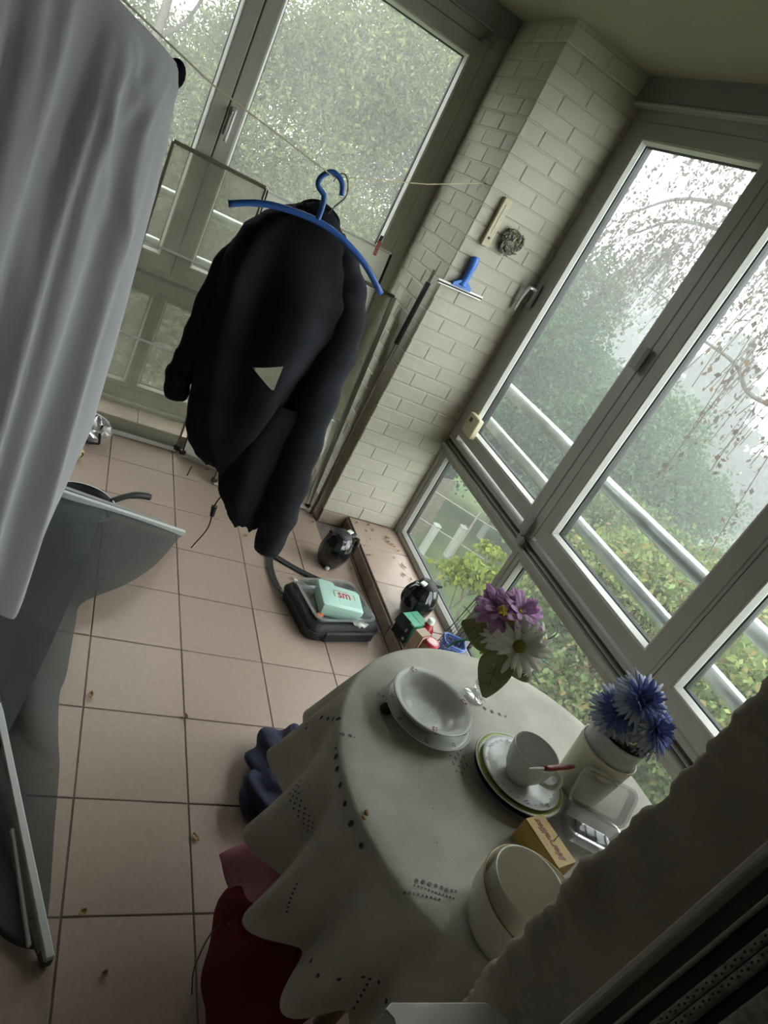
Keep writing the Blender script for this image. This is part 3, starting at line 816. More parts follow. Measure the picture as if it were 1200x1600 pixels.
MB().lathe([(0, 0.003), (0.024, 0.003), (0.026, 0), (0.029, 0), (0.031, 0.006), (0.043, 0.026), (0.0505, 0.050), (0.0535, 0.076), (0.0545, 0.080), (0.0535, 0.0812), (0.0520, 0.080),
            (0.0490, 0.052), (0.0415, 0.028), (0.028, 0.009), (0, 0.006)], 48).build('cup_body', M['china'], cu, smooth=True)
a = R(-48)
hp = smoothpath([(0.048, 0.062), (0.066, 0.066), (0.075, 0.052), (0.068, 0.032), (0.043, 0.024)], 5)
MB().tube([(r * cos(a), r * sin(a), z) for r, z in hp], 0.0042, 8, flat=1.5).build('cup_handle', M['china'], cu, smooth=True)
sn = thing('dessert_knife', 'small knife with a dark red handle lying across the cup rim', 'knife', (0.758, -0.163, 0.8130))
p0, p1, p2 = Vector((-0.055, -0.004, 0.0012)), Vector((-0.012, 0.000, 0.0012)), Vector((0.079, 0.011, 0.004))
MB().tube([p0, (p0 + p1) / 2, p1], [0.0015, 0.003, 0.003], 6).build('blade', M['alu'], sn)
MB().tube([p1, p1 + (p2 - p1) * .15, p1 + (p2 - p1) * .8, p2], [0.0045, 0.0066, 0.0068, 0.0045], 8, flat=.8).build('knife_handle', M['rust'], sn, smooth=True)

# ---- glass vase with an artificial bouquet
vz = thing('glass_vase', 'clear fluted glass vase holding the artificial daisies', 'vase', (0.773, 0.133, TT))
MB().lathe([(0.0, 0.0), (0.029, 0.0), (0.030, 0.0025), (0.026, 0.005), (0.012, 0.011), (0.009, 0.018), (0.011, 0.023)], 24).build('vase_foot', M['crystal'], vz, smooth=True)
def flute(p, a): 
    k = 1 + 0.06 * cos(8 * a); return (p[0] * k, p[1] * k, p[2])
MB().lathe([(0.0, 0.022), (0.012, 0.023), (0.017, 0.04), (0.021, 0.08), (0.027, 0.125), (0.0285, 0.128), (0.025, 0.124), (0.0185, 0.08), (0.014, 0.042), (0.0, 0.034)], 32, fn=flute).build('vase_bowl', M['crystal'], vz, smooth=True)

def petal(L, W, curl=0.25, cup=0.1, n=5, tip=0.5, base=0.18):
    """one petal along +x, cupped, as a small grid with thickness"""
    def fn(u, v):
        x = L * v
        w = W * (base + (1 - base) * sin(PI * min(1, v ** 0.85 * (0.72 + 0.28 * (1 - tip))) ) ) * (1 if v < .97 else .55)
        y = (u - .5) * w
        return (x, y, -curl * L * v * v + cup * W * (4 * (u - .5) ** 2))
    return fn
def rot_to(d, spin=0.0):
    d = Vector(d).normalized(); q = Vector((0, 0, 1)).rotation_difference(d)
    return q.to_matrix() @ Matrix.Rotation(spin, 3, 'Z')
GROW = 1.0
def flower(name, label, cat, loc, face, rings, centre, pmat, cmat=None, group=None, stem_to=None, seed=0, nu=3, nv=5):
    rnd = random.Random(seed)
    t = thing(name, label, cat, loc, 0, group)
    Mx = rot_to(face).to_4x4()
    for (cnt, L, W, up, curl, mt) in rings:
        for k in range(cnt):
            a = 2 * PI * (k + rnd.uniform(-.22, .22)) / cnt + up
            L_, W_ = L * GROW, W * GROW
            q = MB().sheet(petal(L_ * rnd.uniform(.88, 1.1), W_ * rnd.uniform(.9, 1.1), curl + rnd.uniform(-.12, .12)), nu, nv, 0.0007)
            tilt = Matrix.Rotation(-up * 1.0 + rnd.uniform(-.1, .1), 4, 'Y')
            q.xf(Mx @ Matrix.Rotation(a, 4, 'Z') @ Matrix.Translation((centre[0] * .5, 0, 0)) @ tilt)
            q.build('petal', mt or pmat, t, smooth=True)
    if cmat:
        MB().ellipsoid((0, 0, centre[1] * .4), (centre[0], centre[0], centre[1]), 14, 8).xf(Mx).build('flower_eye', cmat, t, smooth=True)
    if stem_to is not None:
        e = Vector(stem_to) - Vector(loc); f = -Vector(face).normalized()
        MB().tube(smoothpath([(0, 0, 0), tuple(f * 0.025), tuple(e * .55 + f * .015), tuple(e)], 4), 0.0014, 6).build('stem', M['stem'], t, smooth=True)
    return t
GROW = 1.36
VB = (0.773, 0.133, TT + 0.045)
toward = Vector((-0.55, -0.62, 0.42))
flower('daisy', 'large white daisy facing the room in the glass vase', 'flower', (0.764, 0.103, 0.906), (-0.50, -0.62, 0.50),
       [(21, 0.049, 0.0115, 0.12, 0.14, None), (14, 0.040, 0.010, 0.30, 0.10, None)], (0.0150, 0.008), M['petal_white'], M['daisy_eye'], stem_to=VB, seed=1)
flower('mauve_flower', 'mauve silk flower at the upper left of the vase bouquet', 'flower', (0.728, 0.188, 0.936), (-0.35, -0.25, 0.80),
       [(13, 0.046, 0.019, 0.22, 0.10, None), (9, 0.036, 0.015, 0.55, 0.1, None)], (0.006, 0.004), M['petal_mauve'], M['petal_yellow'], stem_to=VB, seed=2, nu=4)
flower('mauve_flower', 'mauve silk flower at the upper right of the vase bouquet', 'flower', (0.772, 0.172, 0.955), (-0.15, -0.30, 0.85),
       [(13, 0.044, 0.019, 0.22, 0.10, None), (9, 0.034, 0.015, 0.55, 0.1, None)], (0.006, 0.004), M['petal_mauve'], M['petal_yellow'], stem_to=VB, seed=3, nu=4)
for k, (p, d, lab) in enumerate([((0.733, 0.150, 0.885), (-0.6, -0.5, 0.6), 'small white daisy between the mauve flower and large daisy'),
                                 ((0.823, 0.108, 0.938), (0.5, -0.4, 0.5), 'small white daisy on the window side of the bouquet'),
                                 ((0.838, 0.098, 0.868), (0.3, -0.8, 0.1), 'small white daisy drooping lowest on the right of the bouquet')]):
    flower('small_daisy', lab, 'flower', p, d, [(14, 0.026, 0.008, 0.15, 0.2, None)], (0.006, 0.004), M['petal_white'], M['petal_yellow'], stem_to=VB, seed=20 + k)
for k, (p, d) in enumerate([((0.722, 0.160, 0.872), (-0.6, -0.5, 0.5)), ((0.733, 0.150, 0.836), (-0.6, -0.6, 0.3)), ((0.712, 0.158, 0.955), (-0.4, -0.5, 0.7)), ((0.742, 0.146, 0.945), (-0.4, -0.6, 0.6))]):
    flower('yellow_flower', 'tiny yellow filler flower among the vase bouquet', 'flower', p, d, [(6, 0.009, 0.006, 0.3, 0.2, None)], (0.003, 0.003), M['petal_yellow'], M['petal_yellow'], group='tiny yellow flowers in the vase', stem_to=VB, seed=40 + k)
def silk_leaf(label, loc, tipdir, up, L, W, stem_to):
    t = thing('silk_leaf', label, 'leaf', loc, 0, 'large silk leaves in the vase')
    x = Vector(tipdir).normalized(); z = Vector(up); z = (z - x * z.dot(x)).normalized(); y = z.cross(x)
    Mx = Matrix((x, y, z)).transposed().to_4x4()
    def fn(u, v):
        w = W * (sin(PI * min(1.0, v ** .62 * 0.96 + .02))) ** .8
        return (L * v, (u - .5) * w, 0.16 * L * (v - v * v) - 0.16 * abs(u - .5) * w * 0.6 + 0.002 * sin(9 * v))
    lbd = MB().sheet(fn, 9, 14, 0.0006).xf(Mx).build('leaf_blade', M['fake_leaf'], t, smooth=True)
    vb = MB().tube([(L * k / 8, 0, 0.16 * L * (k / 8 - (k / 8) ** 2) + 0.0008) for k in range(8)], 0.0006, 5)
    for s_ in (-1, 1):
        for q in (.25, .45, .65):
            vb.tube([(L * q, 0, 0.16 * L * (q - q * q) + .0007), (L * (q + .12), s_ * W * .27, 0.16 * L * (q - q * q) - 0.16 * .27 * W * .6 + .001)], 0.0004, 4)
    vb.xf(Mx).build('leaf_vein', M['leaf_vein'], lbd)
    e = Vector(stem_to) - Vector(loc)
    MB().tube([(0, 0, 0), tuple(e * .6), tuple(e)], 0.001, 5).build('stem', M['stem'], t)
silk_leaf('large olive leaf hanging lowest in front of the vase', (0.730, 0.104, 0.880), (-0.02, -0.25, -0.62), (-0.55, -0.62, 0.30), 0.115, 0.082, VB)
silk_leaf('olive leaf on the left side of the bouquet above the vase', (0.752, 0.150, 0.872), (-0.75, 0.35, 0.02), (-0.4, -0.62, 0.5), 0.105, 0.082, VB)
silk_leaf('olive leaf behind the large daisy on the window side', (0.800, 0.135, 0.845), (0.5, -0.35, -0.3), (-0.4, -0.7, 0.3), 0.075, 0.055, VB)
silk_leaf('olive leaf standing between the large daisy and mauve flowers', (0.785, 0.140, 0.880), (0.20, -0.1, 0.7), (-0.5, -0.7, 0.2), 0.055, 0.04, VB)
gs = thing('grass_spray', 'green curled plastic grass blades on the right of the bouquet', 'flower', (0.785, 0.140, 0.86))
for k, pts in enumerate([[(0, 0, 0), (.035, -.02, .05), (.062, -.03, .095), (.050, -.025, .125)], [(0, 0, 0), (.05, -.03, .02), (.09, -.05, .02)], [(0, 0, 0), (.05, -.03, -.01), (.085, -.06, -.03)], [(0, 0, 0), (-.05, .02, -.01), (-.1, .045, -.03), (-.125, .05, -.065)]]):
    MB().tube(smoothpath(pts, 6), 0.0036, 6, flat=.3).build('grass_blade', M['grass_blade'], gs, smooth=True)
MB().tube([(0, 0, 0), (-0.006, -0.004, -0.05), (-0.012, -0.007, -0.11)], 0.0012, 5).build('stem', M['stem'], gs)

# ---- cream pot with the grey inner pot and blue flowers
PX, PY = 0.967, -0.107
op = thing('cream_pot', 'cream outer flower pot on the table beside the window', 'flower pot', (PX, PY, TT))
MB().lathe([(0, 0), (0.054, 0), (0.057, 0.004), (0.062, 0.05), (0.0665, 0.105), (0.0690, 0.128), (0.0700, 0.132), (0.0685, 0.134), (0.0665, 0.131), (0.0600, 0.05), (0.052, 0.008), (0, 0.006)], 56).build('pot_body', M['pot_cream'], op, smooth=True)
ip = thing('grey_pot', 'grey inner pot standing inside the cream pot', 'flower pot', (PX - 0.001, PY + 0.001, TT + 0.0065))
prof = [(0, 0), (0.045, 0), (0.050, 0.004), (0.058, 0.10)]
for k in range(9): prof += [(0.0625 + 0.0006 * (k % 2), 0.118 + 0.0055 * k)]
prof += [(0.0648, 0.170), (0.0662, 0.174), (0.0648, 0.177), (0.0620, 0.174), (0.057, 0.10), (0.048, 0.008), (0, 0.006)]
MB().lathe(prof, 56).build('pot_body', M['pot_grey'], ip, smooth=True)
MB().lathe([(0, 0.165), (0.03, 0.168), (0.050, 0.160), (0.0605, 0.150)], 32).build('pot_fill', M['soil'], ip, smooth=True)
GROW = 1.5
BB = (PX, PY, TT + 0.13)
for k, (p, d, lab) in enumerate([((0.936, -0.086, 0.928), (-0.55, -0.35, 0.75), 'blue pompom flower at the left over the grey pot'),
                                 ((0.958, -0.094, 0.978), (-0.25, -0.55, 0.75), 'blue pompom flower standing highest over the grey pot'),
                                 ((1.005, -0.135, 0.938), (0.15, -0.75, 0.65), 'blue pompom flower leaning right over the grey pot')]):
    flower('blue_flower', lab, 'flower', p, d, [(36, 0.042, 0.0075, -0.20, 0.25, M['petal_pale']), (36, 0.043, 0.0075, 0.12, 0.2, M['petal_pale']), (30, 0.032, 0.007, 0.42, 0.15, None), (26, 0.026, 0.0065, 0.75, 0.0, None), (16, 0.020, 0.006, 1.05, -.1, None)],
           (0.006, 0.005), M['petal_blue'], M['petal_blue'], group=None, stem_to=BB, seed=60 + k)
for k, (p, dd) in enumerate([((0.955, -0.105, .875), (-.4, .1, .35)), ((0.985, -0.13, .88), (.5, -.5, .25)), ((0.97, -.125, .88), (0, -.7, .3)), ((0.95, -.12, .875), (-.5, -.4, .3)), ((.99, -.10, .88), (.6, .1, .3))]):
    silk_leaf('small green leaf under the blue pompom flowers', p, dd, (0, 0, 1), 0.055, 0.02, BB)
for o in [o for o in bpy.data.objects if o.get('label') == 'small green leaf under the blue pompom flowers']: o['group'] = 'leaves under the blue flowers'

# ---- clear clamshell, mustard box, bowls
cl = thing('clear_container', 'clear plastic clamshell container lying open between the cream pot and bowls', 'container', (0.905, -0.238, TT), R(-28))
def rrect(w, d, r, n=5):
    o = []
    for cx, cy, a0 in ((w / 2 - r, d / 2 - r, 0), (-w / 2 + r, d / 2 - r, 90), (-w / 2 + r, -d / 2 + r, 180), (w / 2 - r, -d / 2 + r, 270)):
        for k in range(n + 1):
            a = R(a0 + 90 * k / n); o.append((cx + r * cos(a), cy + r * sin(a)))
    return o
def loft(mb, rings, close_ends=(True, False)):
    n = len(rings[0]); vs_ = [p for rg in rings for p in rg]
    fs = [(i * n + k, i * n + (k + 1) % n, (i + 1) * n + (k + 1) % n, (i + 1) * n + k) for i in range(len(rings) - 1) for k in range(n)]
    if close_ends[0]: fs.append(tuple(range(n))[::-1])
    if close_ends[1]: fs.append(tuple((len(rings) - 1) * n + k for k in range(n)))
    return mb.add(vs_, fs)
def tray_rings(w, d, h, r, flare, lip, t=0.0012):
    def rg(a, b, z, rr): return [(x, y, z) for x, y in rrect(a, b, rr)]
    return [rg(w, d, 0, r), rg(w + flare * 2, d + flare * 2, h, r + flare), rg(w + flare * 2 + lip * 2, d + flare * 2 + lip * 2, h, r + flare + lip), rg(w + flare * 2 + lip * 2, d + flare * 2 + lip * 2, h + t, r + flare + lip),
            rg(w + flare * 2 - t, d + flare * 2 - t, h + t, r + flare), rg(w - t, d - t, t, r)]
loft(MB(), tray_rings(0.120, 0.070, 0.030, 0.012, 0.006, 0.006), (True, True)).build('container_base', M['tray'], cl)
lidm = loft(MB(), tray_rings(0.120, 0.070, 0.022, 0.012, 0.006, 0.006), (True, True)).xf(Matrix.Translation((0, 0.052, 0.034)) @ Matrix.Rotation(R(62), 4, 'X') @ Matrix.Translation((0, 0.035, 0)))
lidm.build('container_lid', M['tray'], cl)
rb = MB()
for k in range(5): rb.box((-0.05 + 0.025 * k, 0, 0.0022), (0.002, 0.062, 0.003))
rb.box((0, 0, 0.0022), (0.112, 0.002, 0.003)); rb.build('container_ribs', M['tray'], cl)
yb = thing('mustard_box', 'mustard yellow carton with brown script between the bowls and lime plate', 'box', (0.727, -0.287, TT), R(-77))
MB().box((0, 0, 0.0285), (0.105, 0.056, 0.057), bev=0.002).build('carton_body', M['box_yellow_shade'], yb)
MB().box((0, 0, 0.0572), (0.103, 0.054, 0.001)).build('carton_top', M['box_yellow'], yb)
text_mesh('script_print', 'Merveilles', 0.0215, 0.0003, M['brown_print'], yb, Matrix.Translation((0.0, -0.002, 0.0580)) @ Matrix.Rotation(R(180), 4, 'Z') , shear=.35, bold=.0006)
MB().tube([(0.004, 0.006, 0.0582), (-0.002, 0.022, 0.064)], 0.0007, 5).build('opening_tab', M['black_plastic'], yb)
ob = thing('large_bowl', 'cream outer bowl with a thin brown line at its rim by the brick wall', 'bowl', (0.580, -0.420, TT))
MB().lathe([(0, 0.004), (0.066, 0.004), (0.068, 0), (0.072, 0), (0.080, 0.010), (0.0925, 0.045), (0.0965, 0.088), (0.0972, 0.094), (0.0962, 0.0955), (0.0945, 0.094), (0.0895, 0.045), (0.076, 0.012), (0.062, 0.008), (0, 0.008)], 64).build('bowl_body', M['china_warm'], ob, smooth=True)
MB().lathe([(0.0970, 0.0925), (0.0978, 0.0940), (0.0964, 0.0962), (0.0950, 0.0952)], 64).build('rim_line', M['gold'], ob, smooth=True)
ib = thing('small_bowl', 'white fluted inner bowl nested inside the cream bowl', 'bowl', (0.566, -0.404, TT + 0.0085))
def flut(p, a): 
    k = 1 + (0.010 * cos(40 * a) if 0.02 < p[2] < 0.09 else 0); return (p[0] * k, p[1] * k, p[2])
MB().lathe([(0, 0.003), (0.040, 0.003), (0.042, 0), (0.046, 0), (0.050, 0.008), (0.060, 0.05), (0.0655, 0.098), (0.0672, 0.106), (0.0662, 0.108), (0.0640, 0.106)], 120, fn=flut).build('bowl_body', M['china_warm'], ib, smooth=True)
MB().lathe([(0.0655, 0.1065), (0.0630, 0.100), (0.0575, 0.05), (0.046, 0.010), (0, 0.007)], 64).build('bowl_inside', M['china_warm'], ib, smooth=True)
cr = thing('crumb', 'small reddish crumb near the left edge of the tablecloth', 'crumb', (0.361, -0.213, TT))
rnd = random.Random(2)
for k in range(3): MB().ellipsoid((rnd.uniform(-.005, .005), rnd.uniform(-.007, .007), .003), (.004, .0055, .003), 8, 5).build('flake', M['dead_leaf'], cr)
# ---- panes leaning against the far window
def leaning(name, label, BL, BR, TR, TL, sheet_m, bar_m, w, th, group=None, foot=True, cross=None, top_m=None):
    t = thing(name, label, 'panel', tuple((Vector(BL) + Vector(BR)) / 2), 0, group)
    o = (Vector(BL) + Vector(BR)) / 2
    c = [Vector(p) - o for p in (BL, BR, TR, TL)]
    n = (c[1] - c[0]).cross(c[3] - c[0]).normalized()
    def fn(u, v):
        p = (c[0] * (1 - u) + c[1] * u) * (1 - v) + (c[3] * (1 - u) + c[2] * u) * v
        return tuple(p)
    MB().sheet(fn, 8, 12, 0.003).build('clear_sheet', sheet_m, t, smooth=False)
    def bar(p, q, ww, tt, nm, m_):
        d = q - p; L = d.length; x = d.normalized(); z = n; y = z.cross(x).normalized(); z = x.cross(y)
        mb = MB().box((L / 2, 0, 0), (L, ww, tt), bev=min(ww, tt) * .15)
        mb.xf(Matrix.Translation(p) @ Matrix((x, y, z)).transposed().to_4x4()); return mb.build(nm, m_, t)
    bar(c[0], c[1], w[0], th, 'bottom_rail', M['alu'])
    bar(c[3], c[2], w[1], th, 'top_rail', top_m or bar_m)
    bar(c[0], c[3], w[2], th, 'side_rail', bar_m); bar(c[1], c[2], w[3], th, 'side_rail', M['alu'] if w[3] > .02 else bar_m)
    if cross:
        for v in cross: bar(Vector(fn(0, v)), Vector(fn(1, v)), 0.010, th * .6, 'cross_rail', M['alu'])
    if foot:
        for cc in (c[0], c[1]):
            MB().box((cc.x, cc.y, 0.012), (0.03, 0.02, 0.024), bev=0.003).build('foot_cap', M['black_plastic'], t)
    return t
leaning('leaning_pane', 'clear framed pane with a brown edge leaning on the far window beside the white cover', (-0.13, 2.340, 0.016), (0.315, 2.340, 0.016), (0.288, 2.490, 1.345), (-0.133, 2.490, 1.345), M['panel'], M['dark_alu'], (0.022, 0.018, 0.014, 0.008), 0.016, cross=(0.36, 0.68))
leaning('leaning_pane', 'cloudy grey pane with its backlit top edge painted white leaning behind the jacket', (0.345, 2.310, 0.016), (0.935, 2.190, 0.016), (0.942, 2.425, 1.340), (0.293, 2.450, 1.342), M['panel_grey'], M['black_plastic'], (0.024, 0.010, 0.007, 0.012), 0.012, top_m=M['white_plastic'])  # white top rail stands in for backlight along the pane edge
leaning('leaning_pane', 'lowest framed pane leaning nearest the brick pier with an aluminium side channel', (0.50, 2.115, 0.014), (1.018, 2.125, 0.014), (1.022, 2.345, 1.172), (0.49, 2.330, 1.192), M['panel'], M['dark_alu'], (0.020, 0.016, 0.010, 0.028), 0.022, cross=(0.42,))
# red and black clip on the top edge of the grey pane
cp = thing('spring_clip', 'red and black spring clip gripping the grey pane top edge', 'clip', (0.862, 2.428, 1.345))
MB().box((0, 0.004, 0.026), (0.017, 0.004, 0.050), Matrix.Rotation(R(8), 3, 'X'), 0.0015).build('clip_jaw', M['black_plastic'], cp)
MB().box((0, -0.010, -0.010), (0.018, 0.005, 0.070), Matrix.Rotation(R(-8), 3, 'X'), 0.002).build('clip_lever', M['red_plastic'], cp)
MB().tube([(-.010, -.002, .008), (.010, -.002, .008)], 0.005, 8).build('clip_spring', M['alu'], cp)

# ---- washing line from the pier to the room
NAIL = Vector((1.058, 2.09, 1.802)); HOOK = Vector((0.150, 0.930, 1.578))
line = thing('washing_line', 'thin yellowish washing line sagging under the blue hanger', 'cord', tuple(NAIL))
END = Vector((-0.80, -0.45, 1.78))
MB().tube([(0, 0, 0), tuple((HOOK - NAIL) * .5 + Vector((0, 0, -.012))), tuple(HOOK - NAIL), tuple((Vector((-0.207, 0.503, 1.6297)) - NAIL)), tuple(END - NAIL)], 0.0016, 6).build('cord_strand', M['cord'], line)
MB().tube([(0.03, 0, 0), (-0.004, 0, 0.002)], 0.0025, 6).build('nail', M['wire'], line)
kn = MB()
for k in range(3): kn.tube(smoothpath([(-.002, 0, 0), (-.008 - .004 * k, .008 * (k - 1), .012 + .01 * (k == 0)), (-.006, .016 * (k - 1), -.02 * k)], 4), 0.0011, 5)
kn.build('cord_knot', M['cord'], line)

# ---- blue hanger, wire hanger, jacket
hg = thing('blue_hanger', 'empty blue plastic clothes hanger hooked on the washing line', 'hanger', (0.156, 0.93, 1.467))
def loc_pts(pts, y, o): return [(x - o[0], y - o[1], z - o[2]) for x, z in pts]
O = (0.156, 0.93, 1.467)
arm = smoothpath(loc_pts([(-0.058, 1.411), (-0.005, 1.438), (0.062, 1.458), (0.156, 1.467), (0.235, 1.456), (0.32, 1.423), (0.398, 1.372)], 0.93, O), 6)
MB().tube(arm, 0.0085, 10, flat=1.0).build('hanger_arm', M['blue_plastic'], hg, smooth=True)
hk = smoothpath(loc_pts([(0.157, 1.467), (0.155, 1.500), (0.148, 1.528), (0.127, 1.541), (0.122, 1.557), (0.130, 1.575), (0.147, 1.5865), (0.169, 1.581), (0.182, 1.567), (0.188, 1.548)], 0.93, O), 6)
MB().tube(hk, [0.0075] * 12 + [0.0068] * (len(hk) - 12), 10).build('hanger_hook', M['blue_plastic'], hg, smooth=True)
wh = thing('wire_hanger', 'thin wire hanger holding the navy jacket behind the blue hanger', 'hanger', (0.185, 0.985, 1.470))
O2 = (0.185, 0.985, 1.470)
MB().tube(smoothpath(loc_pts([(0.180, 1.465), (0.200, 1.516), (0.213, 1.540), (0.214, 1.560), (0.205, 1.580), (0.190, 1.594), (0.176, 1.586), (0.170, 1.565)], 0.985, O2), 5), 0.0017, 6).build('hanger_hook', M['wire'], wh, smooth=True)
MB().tube(loc_pts([(0.180, 1.468), (0.06, 1.425), (0.02, 1.37)], 1.0, O2), 0.0017, 6).build('hanger_shoulder', M['wire'], wh)
MB().tube(loc_pts([(0.180, 1.468), (0.26, 1.425), (0.32, 1.34)], 1.0, O2), 0.0017, 6).build('hanger_shoulder', M['wire'], wh)

JY = 1.0
jk = thing('jacket', 'dark navy hooded jacket hanging crooked from the washing line', 'jacket', (0.18, JY, 1.05))
def interp(tab, z):
    zs = [r[0] for r in tab]
    if z >= zs[0]: return tab[0][1:]
    for a, b in zip(tab, tab[1:]):
        if b[0] <= z <= a[0]:
            t = (a[0] - z) / (a[0] - b[0] + 1e-9); t = t * t * (3 - 2 * t) * .5 + t * .5
            return tuple(p + (q - p) * t for p, q in zip(a[1:], b[1:]))
    return tab[-1][1:]
def garment(tab, seed, nu=64, nv=60, folds=7, famp=0.10, hem_w=0.02, seams=None):
    """a hollow hanging cloth volume: tab rows are z, left x, right x, centre y, half depth"""
    rr = random.Random(seed); ph = [rr.uniform(0, 6.3) for _ in range(6)]
    z0, z1 = tab[0][0], tab[-1][0]
    def fn(u, v):
        z = z0 + (z1 - z0) * v
        xl, xr, cy, dp = interp(tab, z)
        a = 2 * PI * u
        rx, cx = (xr - xl) / 2, (xr + xl) / 2
        ww = min(1, v * 3) * famp
        k = ww * (0.5 * sin(folds * a + ph[0] + 2.2 * v) + 0.35 * sin((folds * 2 - 3) * a + ph[1] - 3 * v) + 0.25 * sin(3 * a + ph[2] + 7 * v))
        ca, sa = cos(a), sin(a)
        sx = math.copysign(abs(ca) ** 0.85, ca)
        x = cx + rx * sx * (1 + 0.25 * k)
        y = cy + dp * math.copysign(abs(sa) ** 0.8, sa) * (1 + 1.6 * k)
        zz = z + (hem_w * sin(5 * a + ph[3]) + hem_w * .5 * sin(11 * a + ph[4])) * max(0, (v - .82) / .18)
        return (x - 0.18, y - JY, zz - 1.05)
    return MB().grid(fn, nu, nv, closed_u=True)
body = garment([(1.498, 0.150, 0.205, 1.01, .020), (1.478, 0.115, 0.235, 1.01, .038), (1.455, 0.08, 0.258, 1.01, .052), (1.42, 0.04, 0.287, 1.01, .068), (1.37, 0.005, 0.318, 1.01, .080), (1.28, -0.012, 0.365, 1.01, .090),
                (1.16, -0.002, 0.392, 1.02, .095), (1.00, 0.012, 0.380, 1.03, .095), (0.85, 0.040, 0.36, 1.03, .10), (0.78, 0.058, 0.35, 1.04, .10), (0.74, 0.078, 0.35, 1.04, .098), (0.70, 0.115, 0.335, 1.04, .09), (0.672, 0.160, 0.30, 1.04, .075)], 4, nu=200, nv=170, folds=5, famp=.17, hem_w=0.007)
# open gap between the front edges: drop the faces inside a small triangle, front and back
TRI = [(0.152, 1.042), (0.222, 1.086), (0.228, 1.002)]
TRI_BACK = [(0.2 + 2 * (x - 0.2) + 0.052, 1.036 + 2 * (z - 1.036) - 0.060) for x, z in TRI]
def in_tri(x, z, T_):
    sg = []
    for (xa, za), (xb, zb) in zip(T_, T_[1:] + T_[:1]): sg.append((xb - xa) * (z - za) - (zb - za) * (x - xa))
    return all(q >= 0 for q in sg) or all(q <= 0 for q in sg)
bme = body.mesh('jacket_body', True)
bm = bmesh.new(); bm.from_mesh(bme)
for T_, front in ((TRI, True), (TRI_BACK, False)):
    for (xa, za), (xb, zb) in zip(T_, T_[1:] + T_[:1]):
        gm = [f for f in bm.faces if (f.calc_center_median().y < 0.03) == front]
        gm = gm + list({e for f in gm for e in f.edges}) + list({v for f in gm for v in f.verts})
        bmesh.ops.bisect_plane(bm, geom=gm, plane_co=(xa - .18, 0, za - 1.05), plane_no=(-(zb - za), 0, xb - xa))
    kill = [f for f in bm.faces if (f.calc_center_median().y < 0.03) == front and in_tri(f.calc_center_median().x + .18, f.calc_center_median().z + 1.05, T_)]
    bmesh.ops.delete(bm, geom=kill, context='FACES')
bm.to_mesh(bme); bm.free()
bme.polygons.foreach_set('use_smooth', [True] * len(bme.polygons))
bme.materials.append(M['navy_cloth'])
link('jacket_body', bme, jk)
lower = garment([(0.96, 0.235, 0.375, 0.99, .060), (0.85, 0.195, 0.385, 0.985, .066), (0.75, 0.190, 0.39, 0.985, .066), (0.66, 0.200, 0.395, 0.985, .06), (0.61, 0.215, 0.395, 0.985, .055), (0.55, 0.258, 0.39, 0.985, .05), (0.515, 0.30, 0.385, 0.985, .042)], 8, nu=64, nv=40, folds=4, famp=.08, hem_w=0.009)
lower.build('jacket_front', M['navy_cloth'], jk, smooth=True)
def sleeve(path, rad, flat, seed):
    P = smoothpath(path, 8); n = len(P); rr = random.Random(seed)
    rs = np.interp(np.linspace(0, 1, n), np.linspace(0, 1, len(rad)), rad)
    rs = [r * (1 + 0.06 * sin(i * .9 + seed) + rr.uniform(-.02, .02)) for i, r in enumerate(rs)]
    return MB().tube([(p[0] - .18, p[1] - JY, p[2] - 1.05) for p in P], rs, 20, flat=flat)
sleeve([(0.235, 1.0, 1.440), (0.290, 1.0, 1.385), (0.338, 1.0, 1.31), (0.370, 0.995, 1.20), (0.373, 0.985, 1.05), (0.385, 0.97, 0.88), (0.405, 0.955, 0.72), (0.425, 0.95, 0.58), (0.440, 0.95, 0.455)],
       [.030, .046, .058, .062, .068, .069, .066, .060, .044], 1.0, 2).build('jacket_sleeve', M['navy_cloth'], jk, smooth=True)
sleeve([(0.06, 1.03, 1.36), (0.022, 1.05, 1.27), (0.008, 1.05, 1.15), (0.005, 1.05, 1.04), (0.000, 1.05, 0.95), (-0.004, 1.05, 0.895), (0.008, 1.05, 0.835)],
       [.03, .042, .042, .040, .037, .040, .034], 1.0, 5).build('jacket_sleeve', M['navy_cloth'], jk, smooth=True)
cuf = MB()
for k in range(2): cuf.lathe([(.030, -.02), (.040, -.012), (.042, .004), (.034, .016)], 18)
MB().tube(smoothpath([(0.055, .010, 0.408), (0.045, .040, 0.432), (-0.005, .045, 0.445), (-0.045, 0.025, 0.430), (-0.045, -.015, 0.420), (0.0, -.030, 0.428)], 5), [0.011] * 26, 10, flat=1.3).build('jacket_collar', M['black_cloth'], jk, smooth=True)
dsn = MB().tube(smoothpath([(0.237 - .18, -0.02, 0.605 - 1.05), (0.225 - .18, -0.02, 0.545 - 1.05), (0.232 - .18, -0.03, 0.47 - 1.05), (0.205 - .18, -0.04, 0.385 - 1.05)], 5), 0.0022, 6).build('drawstring', M['web'], jk, smooth=True)
MB().tube([(0.226 - .18, -0.02, 0.548 - 1.05), (0.230 - .18, -0.024, 0.512 - 1.05)], [0.010, 0.007], 8).build('cord_toggle', M['black_plastic'], dsn)
MB().tube([(0.10 - .18, -0.07, 0.69 - 1.05), (0.098 - .18, -0.07, 0.655 - 1.05)], 0.0016, 6).build('drawstring', M['web'], jk)

